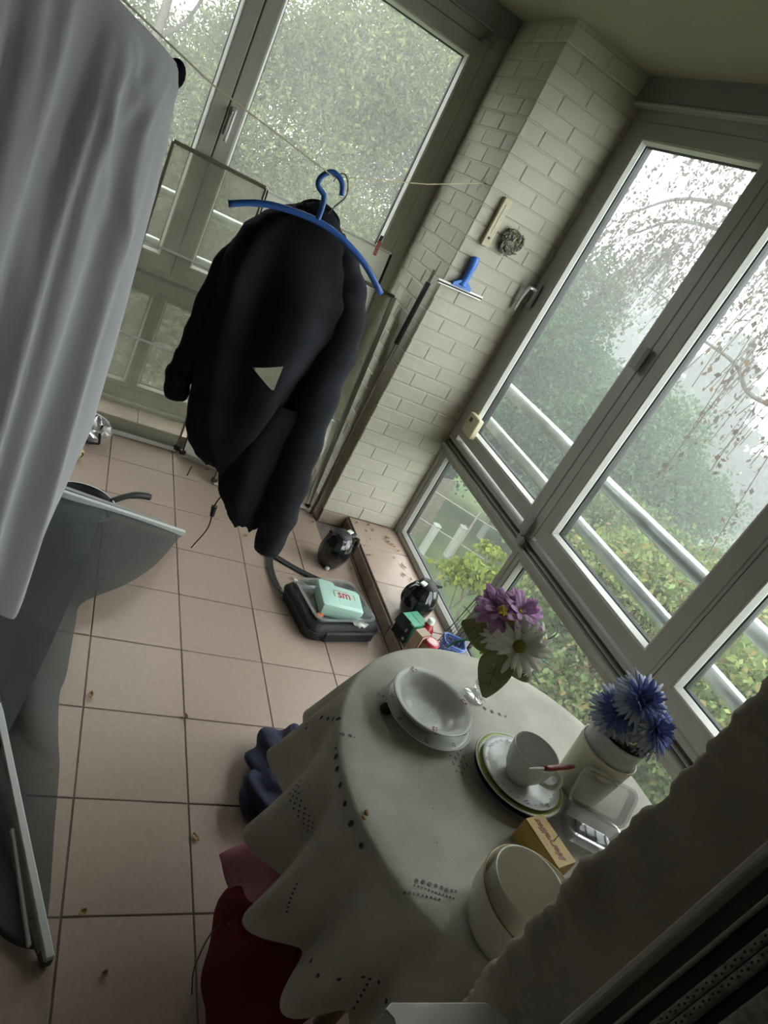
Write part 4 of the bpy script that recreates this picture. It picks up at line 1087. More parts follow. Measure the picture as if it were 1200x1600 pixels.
# ---- white sheer cover over a black coat, hanging from the same line
A0 = Vector((-0.275, 0.37, 0)); dU = Vector((-0.7563, -0.6542, 0)).normalized(); dN = Vector((dU.y, -dU.x, 0))
if dN.dot(Vector((0, -1, 0))) < 0: dN = -dN
CO = A0 + dU * 0.25 + Vector((0, 0, 1.2))
wc = thing('garment_cover', 'white sheer cover hanging in folds over a black coat at left', 'cover', tuple(CO))
EDGE = [(1.688, 0.205), (1.672, 0.150), (1.664, 0.123), (1.652, 0.066), (1.642, 0.029), (1.631, 0.0), (1.609, -0.013), (1.58, -0.016), (1.525, -0.025), (1.445, -0.034), (1.346, -0.039), (1.239, -0.045), (1.122, -0.051), (0.995, -0.057), (0.907, -0.044), (0.818, -0.034), (0.70, -0.03), (0.60, -0.03)]
WID = 0.50
def edge_at(z):
    for (za, ua), (zb, ub) in zip(EDGE, EDGE[1:]):
        if zb <= z <= za: return ua + (ub - ua) * (za - z) / (za - zb)
    return EDGE[-1][1]
# soft vertical folds that fan out from the shoulder: (position, drift per metre down, height, width, start z)
FOLDS = [(0.020, 0.02, .010, .012, 1.60), (0.052, -.02, .014, .016, 1.66), (0.085, 0.05, .012, .012, 1.50), (0.118, 0.03, .022, .017, 1.70), (0.140, 0.06, .016, .010, 1.68), (0.178, 0.02, .018, .020, 1.45),
         (0.205, 0.08, .020, .014, 1.72), (0.245, 0.05, .024, .018, 1.72), (0.285, 0.10, .018, .015, 1.72), (0.325, 0.06, .022, .020, 1.72), (0.37, 0.08, .018, .016, 1.72), (0.42, 0.05, .020, .020, 1.72)]
CREASE = [(0.060, 1.600, 0.105, 1.500, .006, .008), (0.085, 1.630, 0.135, 1.560, .006, .007), (0.105, 1.640, 0.070, 1.560, .005, .006), (0.020, 1.610, 0.060, 1.520, .006, .008), (0.130, 1.560, 0.080, 1.400, .008, .012), (0.05, 1.45, 0.02, 1.33, .006, .01)]
def cover_fn(u, v):
    a = 2 * PI * u
    z0 = 1.688
    side = cos(a); sa = sin(a)
    frac = 0.5 - 0.5 * math.copysign(abs(side) ** 0.8, side)
    hemz = 0.905 - 0.325 * min(1, frac / 0.12) ** 0.9 + 0.006 * sin(40 * frac)
    z = z0 + (hemz - z0) * v
    e = edge_at(z); l = e; r_ = WID - edge_at(z)
    t = l + (r_ - l) * frac
    f = 0.0
    for p, dr, h, w, zs in FOLDS:
        tt = p + dr * (1.68 - z); on = min(1, max(0, (zs - z) / .16)) * (1 + .35 * (1.68 - z)); ww = w * (1 + .7 * (1.68 - z))
        f += h * on * math.exp(-((t - tt) / ww) ** 2)
    for ta, za, tb, zb_, h, w in CREASE:
        dx, dz = tb - ta, zb_ - za; q = ((t - ta) * dx + (z - za) * dz) / (dx * dx + dz * dz); q = min(1, max(0, q))
        d2 = (t - ta - q * dx) ** 2 + (z - za - q * dz) ** 2
        f += h * math.exp(-d2 / (w * w)) * (1 - .6 * abs(2 * q - 1))
    f += .004 * sin(23 * t + 5 * z) * sin(6 * z)
    dep = 0.028 + 0.022 * v
    d = dep * math.copysign(abs(sa) ** 0.7, sa)
    d += math.copysign(f * min(1, abs(sa) * 3), sa) if sa > 0 else -f * .6 * min(1, abs(sa) * 3)
    p = A0 + dU * t + dN * d + Vector((0, 0, z))
    return tuple(p - CO)
MB().grid(cover_fn, 260, 90, closed_u=True).build('cover_cloth', M['white_cloth'], wc, smooth=True)
MB().tube([tuple(A0 + dU * .25 + Vector((0, 0, 1.70)) - CO), tuple(A0 + dU * .25 + Vector((0, 0, 1.735)) - CO)], 0.003, 6).build('cover_neck', M['wire'], wc)
bc = thing('black_coat', 'black coat inside the white cover with its hem showing below', 'coat', tuple(CO))
def coat_fn(u, v):
    a = 2 * PI * u; z = 1.66 + (0.525 - 1.66) * v
    l = edge_at(min(z, 1.66)) + 0.030
    if z < 0.95: l = -0.012 + 0.03 * (0.95 - z)
    r_ = WID - l; mid, hw = (l + r_) / 2, (r_ - l) / 2
    t = mid - hw * cos(a)
    p = A0 + dU * t + dN * ((0.012 + .014 * v) * sin(a) * (1 + .15 * sin(7 * a + 4 * v))) + Vector((0, 0, z))
    return tuple(p - CO)
MB().grid(coat_fn, 80, 40, closed_u=True).build('coat_body', M['black_cloth'], bc, smooth=True)
p = A0 + dU * (-0.004) + Vector((0, 0, 1.618)) - CO
MB().ellipsoid(tuple(p), (0.016, 0.014, 0.022), 12, 8).build('coat_shoulder', M['black_cloth'], bc, smooth=True)

# ---- collapsed fly screen: two white bars with slack grey mesh between them
fs = thing('fly_screen', 'collapsed roller fly screen with grey mesh lying across the left floor', 'fly screen', (-0.2, 0.7, 0))
OF = Vector((-0.2, 0.7, 0))
edge = [Vector(p) for p in [(0.317, 1.563, 0.035), (0.189, 1.261, 0.055), (0.072, 1.08, 0.072), (-0.048, 0.972, 0.062), (-0.058, 0.888, 0.05), (-0.063, 0.679, 0.05), (-0.075, 0.594, 0.06), (-0.064, 0.439, 0.06), (-0.051, 0.348, 0.05), (-0.044, 0.171, 0.05), (-0.033, 0.031, 0.03), (-0.030, -0.096, 0.018)]]
E_ = [Vector(p) for p in smoothpath([tuple(p) for p in edge], 5)]
def mesh_fn(u, v):
    i = v * (len(E_) - 1); k = min(int(i), len(E_) - 2); p = E_[k].lerp(E_[k + 1], i - k)
    # towards the left the sheet spreads between the two bars
    b1 = Vector((0.317, 1.553, 0.028)).lerp(Vector((-0.42, 1.503, 0.130)), u)
    b2 = Vector((-0.034, -0.096, 0.012)).lerp(Vector((-0.36, 0.72, 0.05)), u)
    q = b1.lerp(b2, v)
    w = min(1.0, u * 1.6)
    p = Vector((p.x - 0.55 * u, p.y, p.z)).lerp(q, w * .85 if 0 < v < 1 else 1.0)
    wv = 0.05 * sin(PI * v) * sin(PI * min(1, u * 1.2)) + 0.012 * sin(9 * v + 5 * u)
    p.z = max(0.010, p.z + wv * (1 if v < .6 else max(0, 1 - (v - .6) / .2)) - (0.025 * u if v > .7 else 0))
    return tuple(p - OF)
MB().grid(mesh_fn, 30, 70).build('screen_mesh', M['mesh'], fs, smooth=True)
def fold_fn(u, v):
    p = Vector((-0.03 - .09 * v - .10 * v * v, 1.47 - 1.20 * v, 0.100 + 0.05 * sin(PI * v) - .03 * v + 0.012 * sin(3 * u + 6 * v))) + Vector((-0.24 * u, -0.02 * u, 0))
    return tuple(p - OF)
MB().grid(fold_fn, 14, 40).build('screen_mesh', M['mesh'], fs, smooth=True)
def bar2(p, q, w, h, nm, m_):
    p, q = Vector(p) - OF, Vector(q) - OF; d = q - p; L = d.length; x = d.normalized(); y = Vector((0, 0, 1)).cross(x).normalized(); z = x.cross(y)
    return MB().box((L / 2, 0, 0), (L, w, h), bev=0.002).xf(Matrix.Translation(p) @ Matrix((x, y, z)).transposed().to_4x4()).build(nm, m_, fs)
bar2((0.322, 1.560, 0.038), (-0.45, 1.510, 0.148), 0.018, 0.026, 'screen_bar', M['screen_bar'])
bar2((0.225, 1.590, 0.045), (-0.40, 1.585, 0.125), 0.020, 0.014, 'screen_bar', M['hinge'])
bar2((-0.020, -0.103, 0.034), (-0.36, 0.89, 0.120), 0.018, 0.020, 'screen_bar', M['screen_bar'])
bar2((-0.060, -0.070, 0.022), (-0.135, 0.175, 0.050), 0.008, 0.012, 'screen_bar', M['screen_bar'])
b_ = MB().box((0, 0, 0), (0.03, 0.022, 0.024), bev=0.003).xf(Matrix.Translation(Vector((-0.025, -0.09, 0.016)) - OF) @ Matrix.Rotation(R(110), 4, 'Z')).build('end_cap', M['dark_frame'], fs)

# ---- frying pan, foil, peel
fp = thing('frying_pan', 'black frying pan with a pale rim behind the fly screen bar', 'pan', (-0.098, 1.605, 0.001), R(30))
MB().lathe([(0, 0.0), (0.105, 0.0), (0.112, 0.004), (0.134, 0.040), (0.1365, 0.042), (0.133, 0.043), (0.110, 0.008), (0.103, 0.004), (0, 0.004)], 56).build('pan_body', M['pan_black'], fp, smooth=True)
MB().lathe([(0.1325, 0.0390), (0.1385, 0.0405), (0.1385, 0.0445), (0.1325, 0.0445)], 56).build('pan_rim', M['pan_rim'], fp, smooth=True)
MB().tube(smoothpath([(0.132, 0, 0.032), (0.15, 0, 0.042), (0.19, -.002, 0.058), (0.24, -.006, 0.066), (0.285, -.012, 0.062), (0.30, -0.014, 0.058)], 5), [.010] + [.0125] * 12 + [.0150] * 13, 10).build('pan_handle', M['black_plastic'], fp, smooth=True)
MB().box((0.139, 0, 0.036), (0.016, 0.022, 0.010), bev=0.002).build('handle_bracket', M['pan_rim'], fp)
def crumple(nu, nv, r, amp, seed, fr_=1.0):
    rr = random.Random(seed); ks = [(rr.uniform(3, 9), rr.uniform(3, 9), rr.uniform(0, 6)) for _ in range(5)]
    mb = MB(); mb.ellipsoid((0, 0, 0), r, nu, nv)
    out = []
    for p in mb.v:
        v = Vector(p); n = v.normalized() if v.length else v
        d = sum(abs(sin(fr_ * (a * n.x * 2 + b * n.z * 2 + n.y * a) + c)) ** (1 if fr_ == 1 else 2) for a, b, c in ks) / 5 - .5
        out.append(tuple(v * (1 + amp * d)))
    mb.v = out; return mb
fo = thing('foil_wrapper', 'crumpled silver foil wrapper on the floor by the ledge', 'wrapper', (-0.100, 2.215, 0.064))
crumple(18, 12, (0.072, 0.052, 0.066), 0.8, 3).build('foil_ball', M['foil'], fo)
fl = MB()
for p0, p1 in (((0.03, -.05, .03), (.045, -.05, -.045)), ((.045, -.05, -.045), (0.0, -.055, -.052)), ((.03, -.05, .03), (.035, -.045, .05)), ((0, -.055, -.052), (-.04, -.05, -.03))):
    fl.tube([p0, p1], 0.006, 5)
fl.build('foil_edge', M['black_plastic'], fo)
yp = thing('yellow_peel', 'pale yellow peel with a green mark on the floor beside the white cover', 'peel', (-0.150, 2.015, 0.030))
crumple(14, 9, (0.034, 0.028, 0.030), 0.35, 8).build('peel_body', M['yellow'], yp, smooth=True)
MB().tube(smoothpath([(0.028, -.018, .012), (.033, -.014, 0), (.026, -.02, -.012)], 4), .003, 6).build('green_mark', M['stem'], yp, smooth=True)

# ---- two black vacuum jugs
def jug(label, loc, rz, flip=False):
    t = thing('vacuum_jug', label, 'jug', loc, rz)
    def rib(p, a):
        k = 1 + 0.012 * cos(16 * a) * (1 if p[2] > .10 else p[2] / .1); return (p[0] * k, p[1] * k, p[2])
    MB().lathe([(0, 0), (0.046, 0), (0.052, 0.003), (0.066, 0.026), (0.0755, 0.060), (0.0775, 0.090), (0.0745, 0.122), (0.064, 0.154), (0.050, 0.174), (0.046, 0.178)], 64, fn=rib).build('jug_body', M['jug'], t, smooth=True)
    ld = MB().lathe([(0.046, 0.1775), (0.044, 0.184), (0.032, 0.192), (0.015, 0.196), (0.0, 0.197)], 32).build('jug_lid', M['black_plastic'], t, smooth=True)
    MB().tube(smoothpath([(0.048, 0, 0.170), (0.076, 0, 0.176), (0.100, 0, 0.158), (0.106, 0, 0.122), (0.094, 0, 0.090), (0.073, 0, 0.078)], 6), 0.0095, 10, flat=1.3).build('jug_handle', M['jug'], t, smooth=True)
    sp_ = MB().prism([(-0.040, 0.172), (-0.076, 0.178), (-0.072, 0.190), (-0.030, 0.193)], 1, -0.013, 0.013); sp_.build('jug_spout', M['black_plastic'], t)
    MB().box((0.040, 0.010, 0.191), (0.036, 0.026, 0.008), Matrix.Rotation(R(30), 3, 'Z'), .002).build('lid_button', M['white_plastic'], ld)
    MB().box((-0.030, -0.052, 0.010), (0.024, 0.018, 0.018), Matrix.Rotation(R(20), 3, 'Z'), .004).build('foot_pad', M['white_plastic'], t)
    return t
jug('black vacuum jug standing on the floor beside the ledge', (1.045, 1.655, 0.0008), R(12))
jug('black vacuum jug standing on the tiled ledge against the window', (1.345, 1.275, 0.0815), R(190))

# ---- black bag with strap, tray and mint box
bg = thing('lunch_bag', 'flat black soft bag lying on the floor under the clear tray', 'bag', (0.945, 1.235, 0), R(13.5))
def cush(w, d, h, r, n=7):
    rg = []
    for k in range(n):
        t = k / (n - 1); a = PI * (t - .5); ins = (1 - cos(a)) * 0.022
        rg.append([(x * (1 - 2 * ins / w), y * (1 - 2 * ins / d), h * (0.5 + 0.5 * sin(a))) for x, y in rrect(w, d, r)])
    return loft(MB(), rg, (True, True))
cush(0.375, 0.300, 0.086, 0.05).build('bag_body', M['bag'], bg, smooth=True)
zp = MB()
for z in (0.052,):
    pts = [(x * 1.004, y * 1.004, z) for x, y in rrect(0.375, 0.300, 0.05)]; zp.tube(pts + [pts[0]], 0.0035, 6)
zp.build('bag_zip', M['web'], bg)
pk = MB().box((0.02, -0.150, 0.034), (0.26, 0.016, 0.05), bev=.007); pk.build('bag_pocket', M['bag'], bg)
def ribbon(pts, w, th=0.002, up=(0, 0, 1)):
    P = [Vector(p) for p in smoothpath(pts, 6)]
    return MB().tube(P, w / 2, 8, flat=th / w, up=up)
Mb = (Matrix.Translation(Vector((0.945, 1.235, 0))) @ Matrix.Rotation(R(13.5), 4, 'Z')).inverted()
def bl(pts): return [tuple(Mb @ Vector(p)) for p in pts]
def strap(pts, w, nm):
    P = [Vector(p) for p in smoothpath(bl(pts), 6)]; mb = MB(); vs_ = []
    for i, p in enumerate(P):
        t = (P[min(i + 1, len(P) - 1)] - P[max(i - 1, 0)]).normalized(); sd = t.cross(Vector((0, 0, 1)))
        sd = sd.normalized() if sd.length > .2 else Vector((1, 0, 0)); n = sd.cross(t)
        for a_, b_ in ((-1, -1), (1, -1), (1, 1), (-1, 1)): vs_.append(p + sd * a_ * w / 2 + n * b_ * 0.0012)
    n = len(P)
    fs_ = [(i * 4 + k, i * 4 + (k + 1) % 4, (i + 1) * 4 + (k + 1) % 4, (i + 1) * 4 + k) for i in range(n - 1) for k in range(4)] + [(3, 2, 1, 0), tuple((n - 1) * 4 + k for k in range(4))]
    return mb.add(vs_, fs_).build(nm, M['web'], bg)
strap([(0.99, 1.39, 0.06), (0.96, 1.47, 0.022), (0.87, 1.530, 0.008), (0.768, 1.592, 0.008), (0.700, 1.632, 0.010)], 0.034, 'bag_strap')
sb2 = strap([(0.732, 1.600, 0.014), (0.722, 1.545, 0.012), (0.718, 1.471, 0.012), (0.726, 1.372, 0.016), (0.740, 1.300, 0.030)], 0.030, 'bag_strap')
MB().tube(bl([(0.775, 1.270, 0.050), (0.752, 1.300, 0.040), (0.738, 1.330, 0.022)]), [.007, .011, .006], 8).build('strap_clip', M['alu'], sb2)
tr = thing('clear_tray', 'clear plastic food tray lying on the black bag', 'tray', (0.935, 1.225, 0.0875), R(13.5))
loft(MB(), tray_rings(0.270, 0.225, 0.024, 0.03, 0.008, 0.014), (True, True)).build('tray_shell', M['tray'], tr)
mb_ = thing('mint_box', 'mint green plastic box with red letters sitting in the clear tray', 'box', (0.935, 1.200, 0.0900), R(-3))
out = [(-0.092, -0.072), (-0.088, -0.078), (0.082, -0.078), (0.090, -0.070), (0.094, 0.045), (0.082, 0.060), (-0.020, 0.066), (-0.026, 0.082), (-0.034, 0.088), (-0.078, 0.090), (-0.090, 0.082), (-0.094, 0.06)]
def scaled(o, k): return [(x * k, y * k) for x, y in o]
loft(MB(), [[(x, y, z) for x, y in scaled(out, k)] for k, z in ((.93, 0), (.96, .003), (1.0, .040), (1.015, .041), (1.015, .056), (1.0, .060), (.955, .062))], (True, True)).build('box_body', M['mint'], mb_, auto=35)
MB().box((0.035, -0.008, 0.0622), (0.10, 0.10, 0.001), bev=.0004).build('lid_panel', M['mint'], mb_)
text_mesh('red_letters', 'sm', 0.062, 0.0003, M['red_print'], mb_, Matrix.Translation((0.014, 0.010, 0.0630)) @ Matrix.Diagonal((.85, 1.15, 1, 1)), bold=.0008)
ou = MB()
for x in (-0.032, 0.062): ou.box((x, 0.008, 0.0630), (0.0022, 0.040, 0.0005))
ou.box((0.002, 0.031, 0.0630), (0.066, 0.0020, 0.0005)); ou.build('letter_outline', M['red_print'], mb_)
sy = thing('plastic_tube', 'small translucent white tube lying in the left of the clear tray', 'tube', (0.815, 1.275, 0.103), R(-25))
MB().tube([(-0.05, 0, 0.004), (-0.03, 0, 0.003), (0.045, 0, 0), (0.06, 0, 0)], [.010, .011, .011, .006], 12).build('tube_body', M['tray'], sy, smooth=True)
MB().tube([(-0.066, 0, 0.004), (-0.05, 0, 0.004)], .009, 12).build('tube_cap', M['white_plastic'], sy)
wp = thing('orange_wrapper', 'small orange wrapper in the front corner of the clear tray', 'wrapper', (0.838, 1.115, 0.098), R(20))
crumple(10, 7, (0.022, 0.012, 0.008), .5, 4).build('wrapper_body', mat('orange_foil', (0.55, 0.16, 0.05), .5), wp)
MB().box((0.02, 0.004, 0.0), (0.014, 0.010, 0.002)).build('wrapper_end', M['white_plastic'], wp)
pp = thing('paper_scrap', 'crumpled white receipt beside the mint box in the tray', 'paper', (1.030, 1.115, 0.099), R(30))
MB().sheet(lambda u, v: (.06 * (u - .5), .045 * (v - .5), .008 * sin(7 * u + 3 * v) * cos(5 * v)), 10, 8, .0006).build('paper_sheet', M['white_plastic'], pp)
mb = MB()
for k in range(4): mb.box((0.0, -0.014 + .009 * k, 0.0085), (.03, .0012, .0006))
mb.build('paper_print', M['grey_print'], pp)

# ---- things on the ledge
gx = thing('green_carton', 'green card box with a black end on the ledge beside the black jug', 'box', (1.262, 1.118, 0.0815), R(22))
MB().box((0, 0, 0.048), (0.098, 0.086, 0.094), bev=.0015).build('carton_body', M['green_card'], gx)
MB().box((0.004, 0, 0.0965), (0.094, 0.084, 0.0015)).build('carton_top', M['green_card_lid'], gx)
MB().box((0.028, 0.0, 0.0980), (0.044, 0.080, 0.0015)).build('carton_flap', M['green_card_lid'], gx)
MB().box((-0.0505, 0, 0.048), (0.003, 0.088, 0.096)).build('carton_end', M['black_card'], gx)
MB().box((-0.058, 0.010, 0.080), (0.003, 0.070, 0.050), Matrix.Rotation(R(18), 3, 'Y')).build('carton_flap', M['black_card'], gx)
mk = MB(); mk.box((-0.0525, -0.02, 0.06), (0.001, .016, .020)); mk.box((-0.0525, -0.03, 0.018), (0.001, .012, .012)); mk.build('white_marks', M['white_plastic'], gx)
bt = thing('sauce_bottle', 'red sauce bottle with a white cap on the ledge', 'bottle', (1.322, 1.092, 0.0815))
MB().lathe([(0, 0), (0.030, 0), (0.033, 0.004), (0.033, 0.070), (0.030, 0.085), (0.020, 0.100), (0.015, 0.106), (0.015, 0.112), (0, 0.112)], 32).build('bottle_body', M['sauce'], bt, smooth=True)
MB().lathe([(0, 0.110), (0.0165, 0.110), (0.017, 0.112), (0.0155, 0.130), (0.014, 0.132), (0, 0.132)], 12).build('bottle_cap', M['white_plastic'], bt)
jr = thing('lidded_jar', 'glass jar with a red and pink lid beside the table edge', 'jar', (1.300, 0.985, 0.0815))
MB().lathe([(0, 0), (0.030, 0), (0.034, 0.005), (0.034, 0.070), (0.029, 0.084), (0, 0.084)], 32).build('jar_body', M['jar_content'], jr, smooth=True)
jl = MB().lathe([(0, 0.084), (0.0325, 0.084), (0.0335, 0.086), (0.0335, 0.097), (0.0315, 0.100), (0.029, 0.1005)], 40).build('jar_lid', M['lid_red'], jr, auto=50)
MB().lathe([(0.0, 0.1010), (0.026, 0.1010), (0.027, 0.1004)], 40).build('lid_label', M['lid_pink'], jl)
MB().lathe([(0.0215, 0.1013), (0.0230, 0.1016), (0.0235, 0.1012)], 40).build('lid_ring', M['lid_red'], jl)
ct = thing('cream_carton', 'upright cream carton with dark red edges behind the table edge', 'box', (1.262, 1.020, 0.0815), R(25))
MB().box((0, 0, 0.055), (0.060, 0.048, 0.110), bev=.001).build('carton_body', M['card'], ct)
ee = MB()
for sx in (-1, 1): ee.box((sx * .0298, -0.0238, 0.055), (.0022, .0022, .110))
ee.box((0, -.0238, .109), (.06, .0022, .003)); ee.build('carton_edge', M['red_card'], ct)
bk = thing('blue_basket', 'small blue plastic woven basket on the ledge by the mullion', 'basket', (1.425, 1.012, 0.0815), R(-20))
for k in range(5):
    z = 0.004 + 0.021 * k; e = .0015 * k
    pts = [(x, y, z) for x, y in rrect(0.082 + 2 * e, 0.070 + 2 * e, 0.02)]
    MB().tube(pts + [pts[0]], 0.0048, 6).build('basket_band', M['basket'], bk, smooth=True)
for k, (x, y) in enumerate(rrect(0.083, 0.071, 0.02)[::2] + [(x * .0, y) for x, y in ((0, .0355), (0, -.0355))] + [(.0415, 0), (-.0415, 0)]):
    MB().tube([(x * .97, y * .97, 0), (x * 1.10, y * 1.10, 0.098)], 0.0034, 5).build('basket_stave', M['basket'], bk)
pts = [(x, y, 0.100) for x, y in rrect(0.098, 0.086, 0.025)]
MB().tube(pts + [pts[0]], 0.0048, 8).build('basket_rim', M['basket'], bk, smooth=True)
MB().prism(rrect(0.08, 0.068, 0.018), 2, 0.0005, 0.003).build('basket_base', M['basket'], bk)
wr = thing('wire_rack', 'black wire rack leaning on the window behind the blue basket', 'rack', (1.455, 1.10, 0.082))
fr = smoothpath([(-.012, 0.025, 0.0), (0.012, 0.022, 0.15), (0.030, 0.020, 0.270), (0.034, 0.010, 0.292), (0.036, -0.012, 0.298), (0.036, -0.06, 0.298), (0.034, -0.085, 0.290), (0.030, -0.094, 0.270), (0.012, -0.096, 0.15), (-.012, -0.098, 0.0)], 4)
MB().tube(fr, 0.0024, 6).build('rack_frame', M['black_wire'], wr, smooth=True)
for k in range(5):
    y = 0.003 - 0.019 * k; MB().tube([(-0.012, y, 0.002), (0.027, y, 0.262)], 0.0013, 5).build('rack_wire', M['black_wire'], wr)
MB().tube([(0.029, 0.021, 0.262), (0.029, -0.095, 0.262)], 0.0018, 5).build('rack_crossbar', M['black_wire'], wr)
MB().tube([(-.010, 0.025, 0.010), (-.010, -0.098, 0.010)], 0.0018, 5).build('rack_crossbar', M['black_wire'], wr)
sn_ = thing('weather_sensor', 'cream plastic weather sensor with a grey display in the window corner', 'sensor', (1.490, 1.850, 0.850))
MB().box((0, 0, 0), (0.030, 0.105, 0.105), bev=.004).build('sensor_case', M['cream_plastic'], sn_)
MB().box((-0.0155, 0.016, 0.022), (0.001, 0.026, 0.022)).build('sensor_display', M['lcd'], sn_)
b2 = MB()
for z in (0.012, -0.002): b2.tube([(-0.0148, 0.036, z), (-0.0162, 0.036, z)], 0.003, 8)
b2.tube([(-0.0148, 0.020, -.016), (-0.0160, 0.020, -.016)], 0.002, 8); b2.build('sensor_button', M['lcd'], sn_)

# ---- on the brick pier
st = thing('broom_stick', 'thin stick with a black foam grip leaning in the pier corner', 'stick', (1.040, 2.075, 0))
MB().tube([(0.004, 0.018, 0.002), (-.004, 0.012, .5), (-.010, 0.006, 1.02), (-.010, 0, 1.395)], [.0085, .0085, .0085, .008], 10).build('stick_shaft', M['grey_wood'], st, smooth=True)
MB().tube([(-.010, 0.006, 1.02), (-.0105, 0.003, 1.18), (-.010, 0, 1.335)], .0125, 12).build('foam_grip', M['foam'], st, smooth=True)
sq = thing('squeegee', 'blue handled window squeegee hanging on the brick pier', 'squeegee', (1.155, 2.016, 1.385))
hp = smoothpath([(0.002, 0, 0.012), (0.004, -.004, 0.045), (0.006, -.006, 0.085), (0.006, -.004, 0.125), (0.004, 0, 0.142)], 5)
MB().tube(hp, [.028, .024, .020, .018, .017] + [.0175] * 6 + [.020] * 6 + [.021] * 3 + [.014], 14).build('squeegee_handle', M['blue_plastic'], sq, smooth=True)
MB().prism([(-0.020, 0.030), (-0.046, 0.012), (-0.050, -0.004), (0.050, -0.004), (0.046, 0.012), (0.022, 0.030)], 1, -0.014, 0.012).build('squeegee_head', M['blue_plastic'], sq)
MB().box((0.005, -0.001, -0.004), (0.245, 0.010, 0.008), bev=.001).build('squeegee_channel', M['pan_rim'], sq)
MB().box((0.005, -0.001, -0.0115), (0.242, 0.004, 0.009)).build('squeegee_blade', M['black_plastic'], sq)
MB().box((0.005, -0.001, -0.018), (0.235, 0.006, 0.005), bev=.001).build('squeegee_edge', M['pan_rim'], sq)
sq.rotation_euler = (0, R(-3), 0)
MB().tube([(0.004, -.012, 0.134), (0.004, 0.016, 0.134)], 0.004, 8).build('hang_pin', M['alu'], sq)
tm = thing('wooden_gauge', 'narrow pale wooden wall gauge hanging above the squeegee', 'gauge', (1.160, 2.017, 1.69))
MB().box((0, 0, 0), (0.040, 0.020, 0.212), bev=.003).build('gauge_board', M['pale_wood'], tm)
MB().tube([(0, -.0105, -0.05), (0, -.0105, 0.08)], .0022, 6).build('gauge_tube', M['white_plastic'], tm)
MB().tube([(0, -.0095, -0.068), (0, -.0118, -0.068)], .006, 10).build('gauge_hole', M['black_plastic'], tm)
wrt = thing('straw_ornament', 'round grey dried straw ornament on the brick pier beside the gauge', 'ornament', (1.272, 2.010, 1.650))
rnd = random.Random(11)
sm = MB()
for k in range(150):
    a = rnd.uniform(0, 2 * PI); r0 = rnd.uniform(.006, .022); da = rnd.uniform(.3, .9)
    sm.tube([(r0 * cos(a), rnd.uniform(-.014, .010), r0 * sin(a)), ((r0 + .010) * cos(a + da * .5), rnd.uniform(-.020, .012), (r0 + .010) * sin(a + da * .5)), ((r0 + .013) * cos(a + da), rnd.uniform(-.016, .014), (r0 + .013) * sin(a + da))], .0022, 4)
sm.xf(Matrix.Scale(1.75, 4) @ Matrix.Diagonal((1, .55, 1, 1)))
tag(sm.build('straw_strands', M['straw'], wrt), kind='stuff')
MB().ellipsoid((0, 0.004, 0), (.036, .012, .036), 16, 8).build('straw_core', M['straw'], wrt, smooth=True)
MB().tube([(0, -.006, .004), (-.004, -.018, .012), (0.002, -.016, .028)], .003, 6).build('straw_tie', M['pale_wood'], wrt)

# ---- cloths and basket under the table
lb = thing('laundry_basket', 'dark laundry basket under the tablecloth hem filled with red cloth', 'basket', (0.425, -0.165, 0.0))
MB().lathe([(0, 0.002), (0.092, 0.002), (0.098, 0.006), (0.118, 0.235), (0.122, 0.241), (0.117, 0.243), (0.114, 0.235), (0.094, 0.012), (0, 0.010)], 40).build('basket_wall', M['black_plastic'], lb, smooth=True)
MB().lathe([(0.117, 0.236), (0.124, 0.240), (0.123, 0.247), (0.116, 0.247)], 40).build('basket_rim', M['alu'], lb, smooth=True)
MB().tube(smoothpath([(-0.122, 0.03, 0.237), (-0.16, 0.02, 0.20), (-0.172, -0.01, 0.12), (-0.155, -0.03, 0.05)], 6), 0.0016, 6).build('basket_handle', M['wire'], lb, smooth=True)
rc = thing('red_cloth', 'dark red cloth bundled over the laundry basket under the table', 'cloth', (0.425, -0.165, 0.0))
def red_fn(u, v):
    a = 2 * PI * u; 
    if v < .45: r = 0.138 * (v / .45); z = 0.300 - .035 * (v / .45) ** 2
    else:
        w = (v - .45) / .55; L = 0.07 + 0.17 * max(0, cos(a - R(225))) ** 1.5 
        r = 0.138 + 0.014 * sin(w * PI) + .008 * w; z = 0.265 - L * w
    k = 1 + .04 * sin(5 * a + 1) + .03 * sin(9 * a + 4 * v)
    z += .008 * sin(4 * a + 6 * v) + .006 * sin(9 * a)
    return (r * k * cos(a), r * k * sin(a), max(z, .01))
MB().grid(red_fn, 72, 30, closed_u=True).build('cloth_folds', M['red_cloth'], rc, smooth=True)
pc_ = thing('pink_cloth', 'dusty pink cloth on top of the red bundle beside the tablecloth', 'cloth', (0.40, -0.08, 0.30))
def pink_fn(u, v):
    x = -0.115 + .23 * u; y = -.075 + .15 * v
    z = 0.012 + .012 * sin(11 * u + 2 * v) * cos(6 * v) - 1.2 * max(0, -x - .06) ** 1.0 * .9 - .6 * max(0, abs(y) - .05)
    return (x + .012 * sin(5 * v), y + .01 * sin(7 * u), z)
MB().sheet(pink_fn, 26, 20, 0.004).build('cloth_folds', M['pink_cloth'], pc_, smooth=True)
bcl = thing('blue_bundle', 'crumpled dark blue cloth on the floor behind the tablecloth', 'cloth', (0.590, 0.405, 0.060))
crumple(64, 36, (0.118, 0.138, 0.072), 0.5, 21, .30).build('cloth_folds', M['blue_cloth'], bcl, smooth=True)
b3 = thing('blue_cloth', 'dark blue cloth end on the floor left of the tablecloth', 'cloth', (0.500, 0.300, 0.055))
crumple(48, 28, (0.066, 0.080, 0.062), 0.5, 27, .28).build('cloth_folds', M['blue_cloth'], b3, smooth=True)

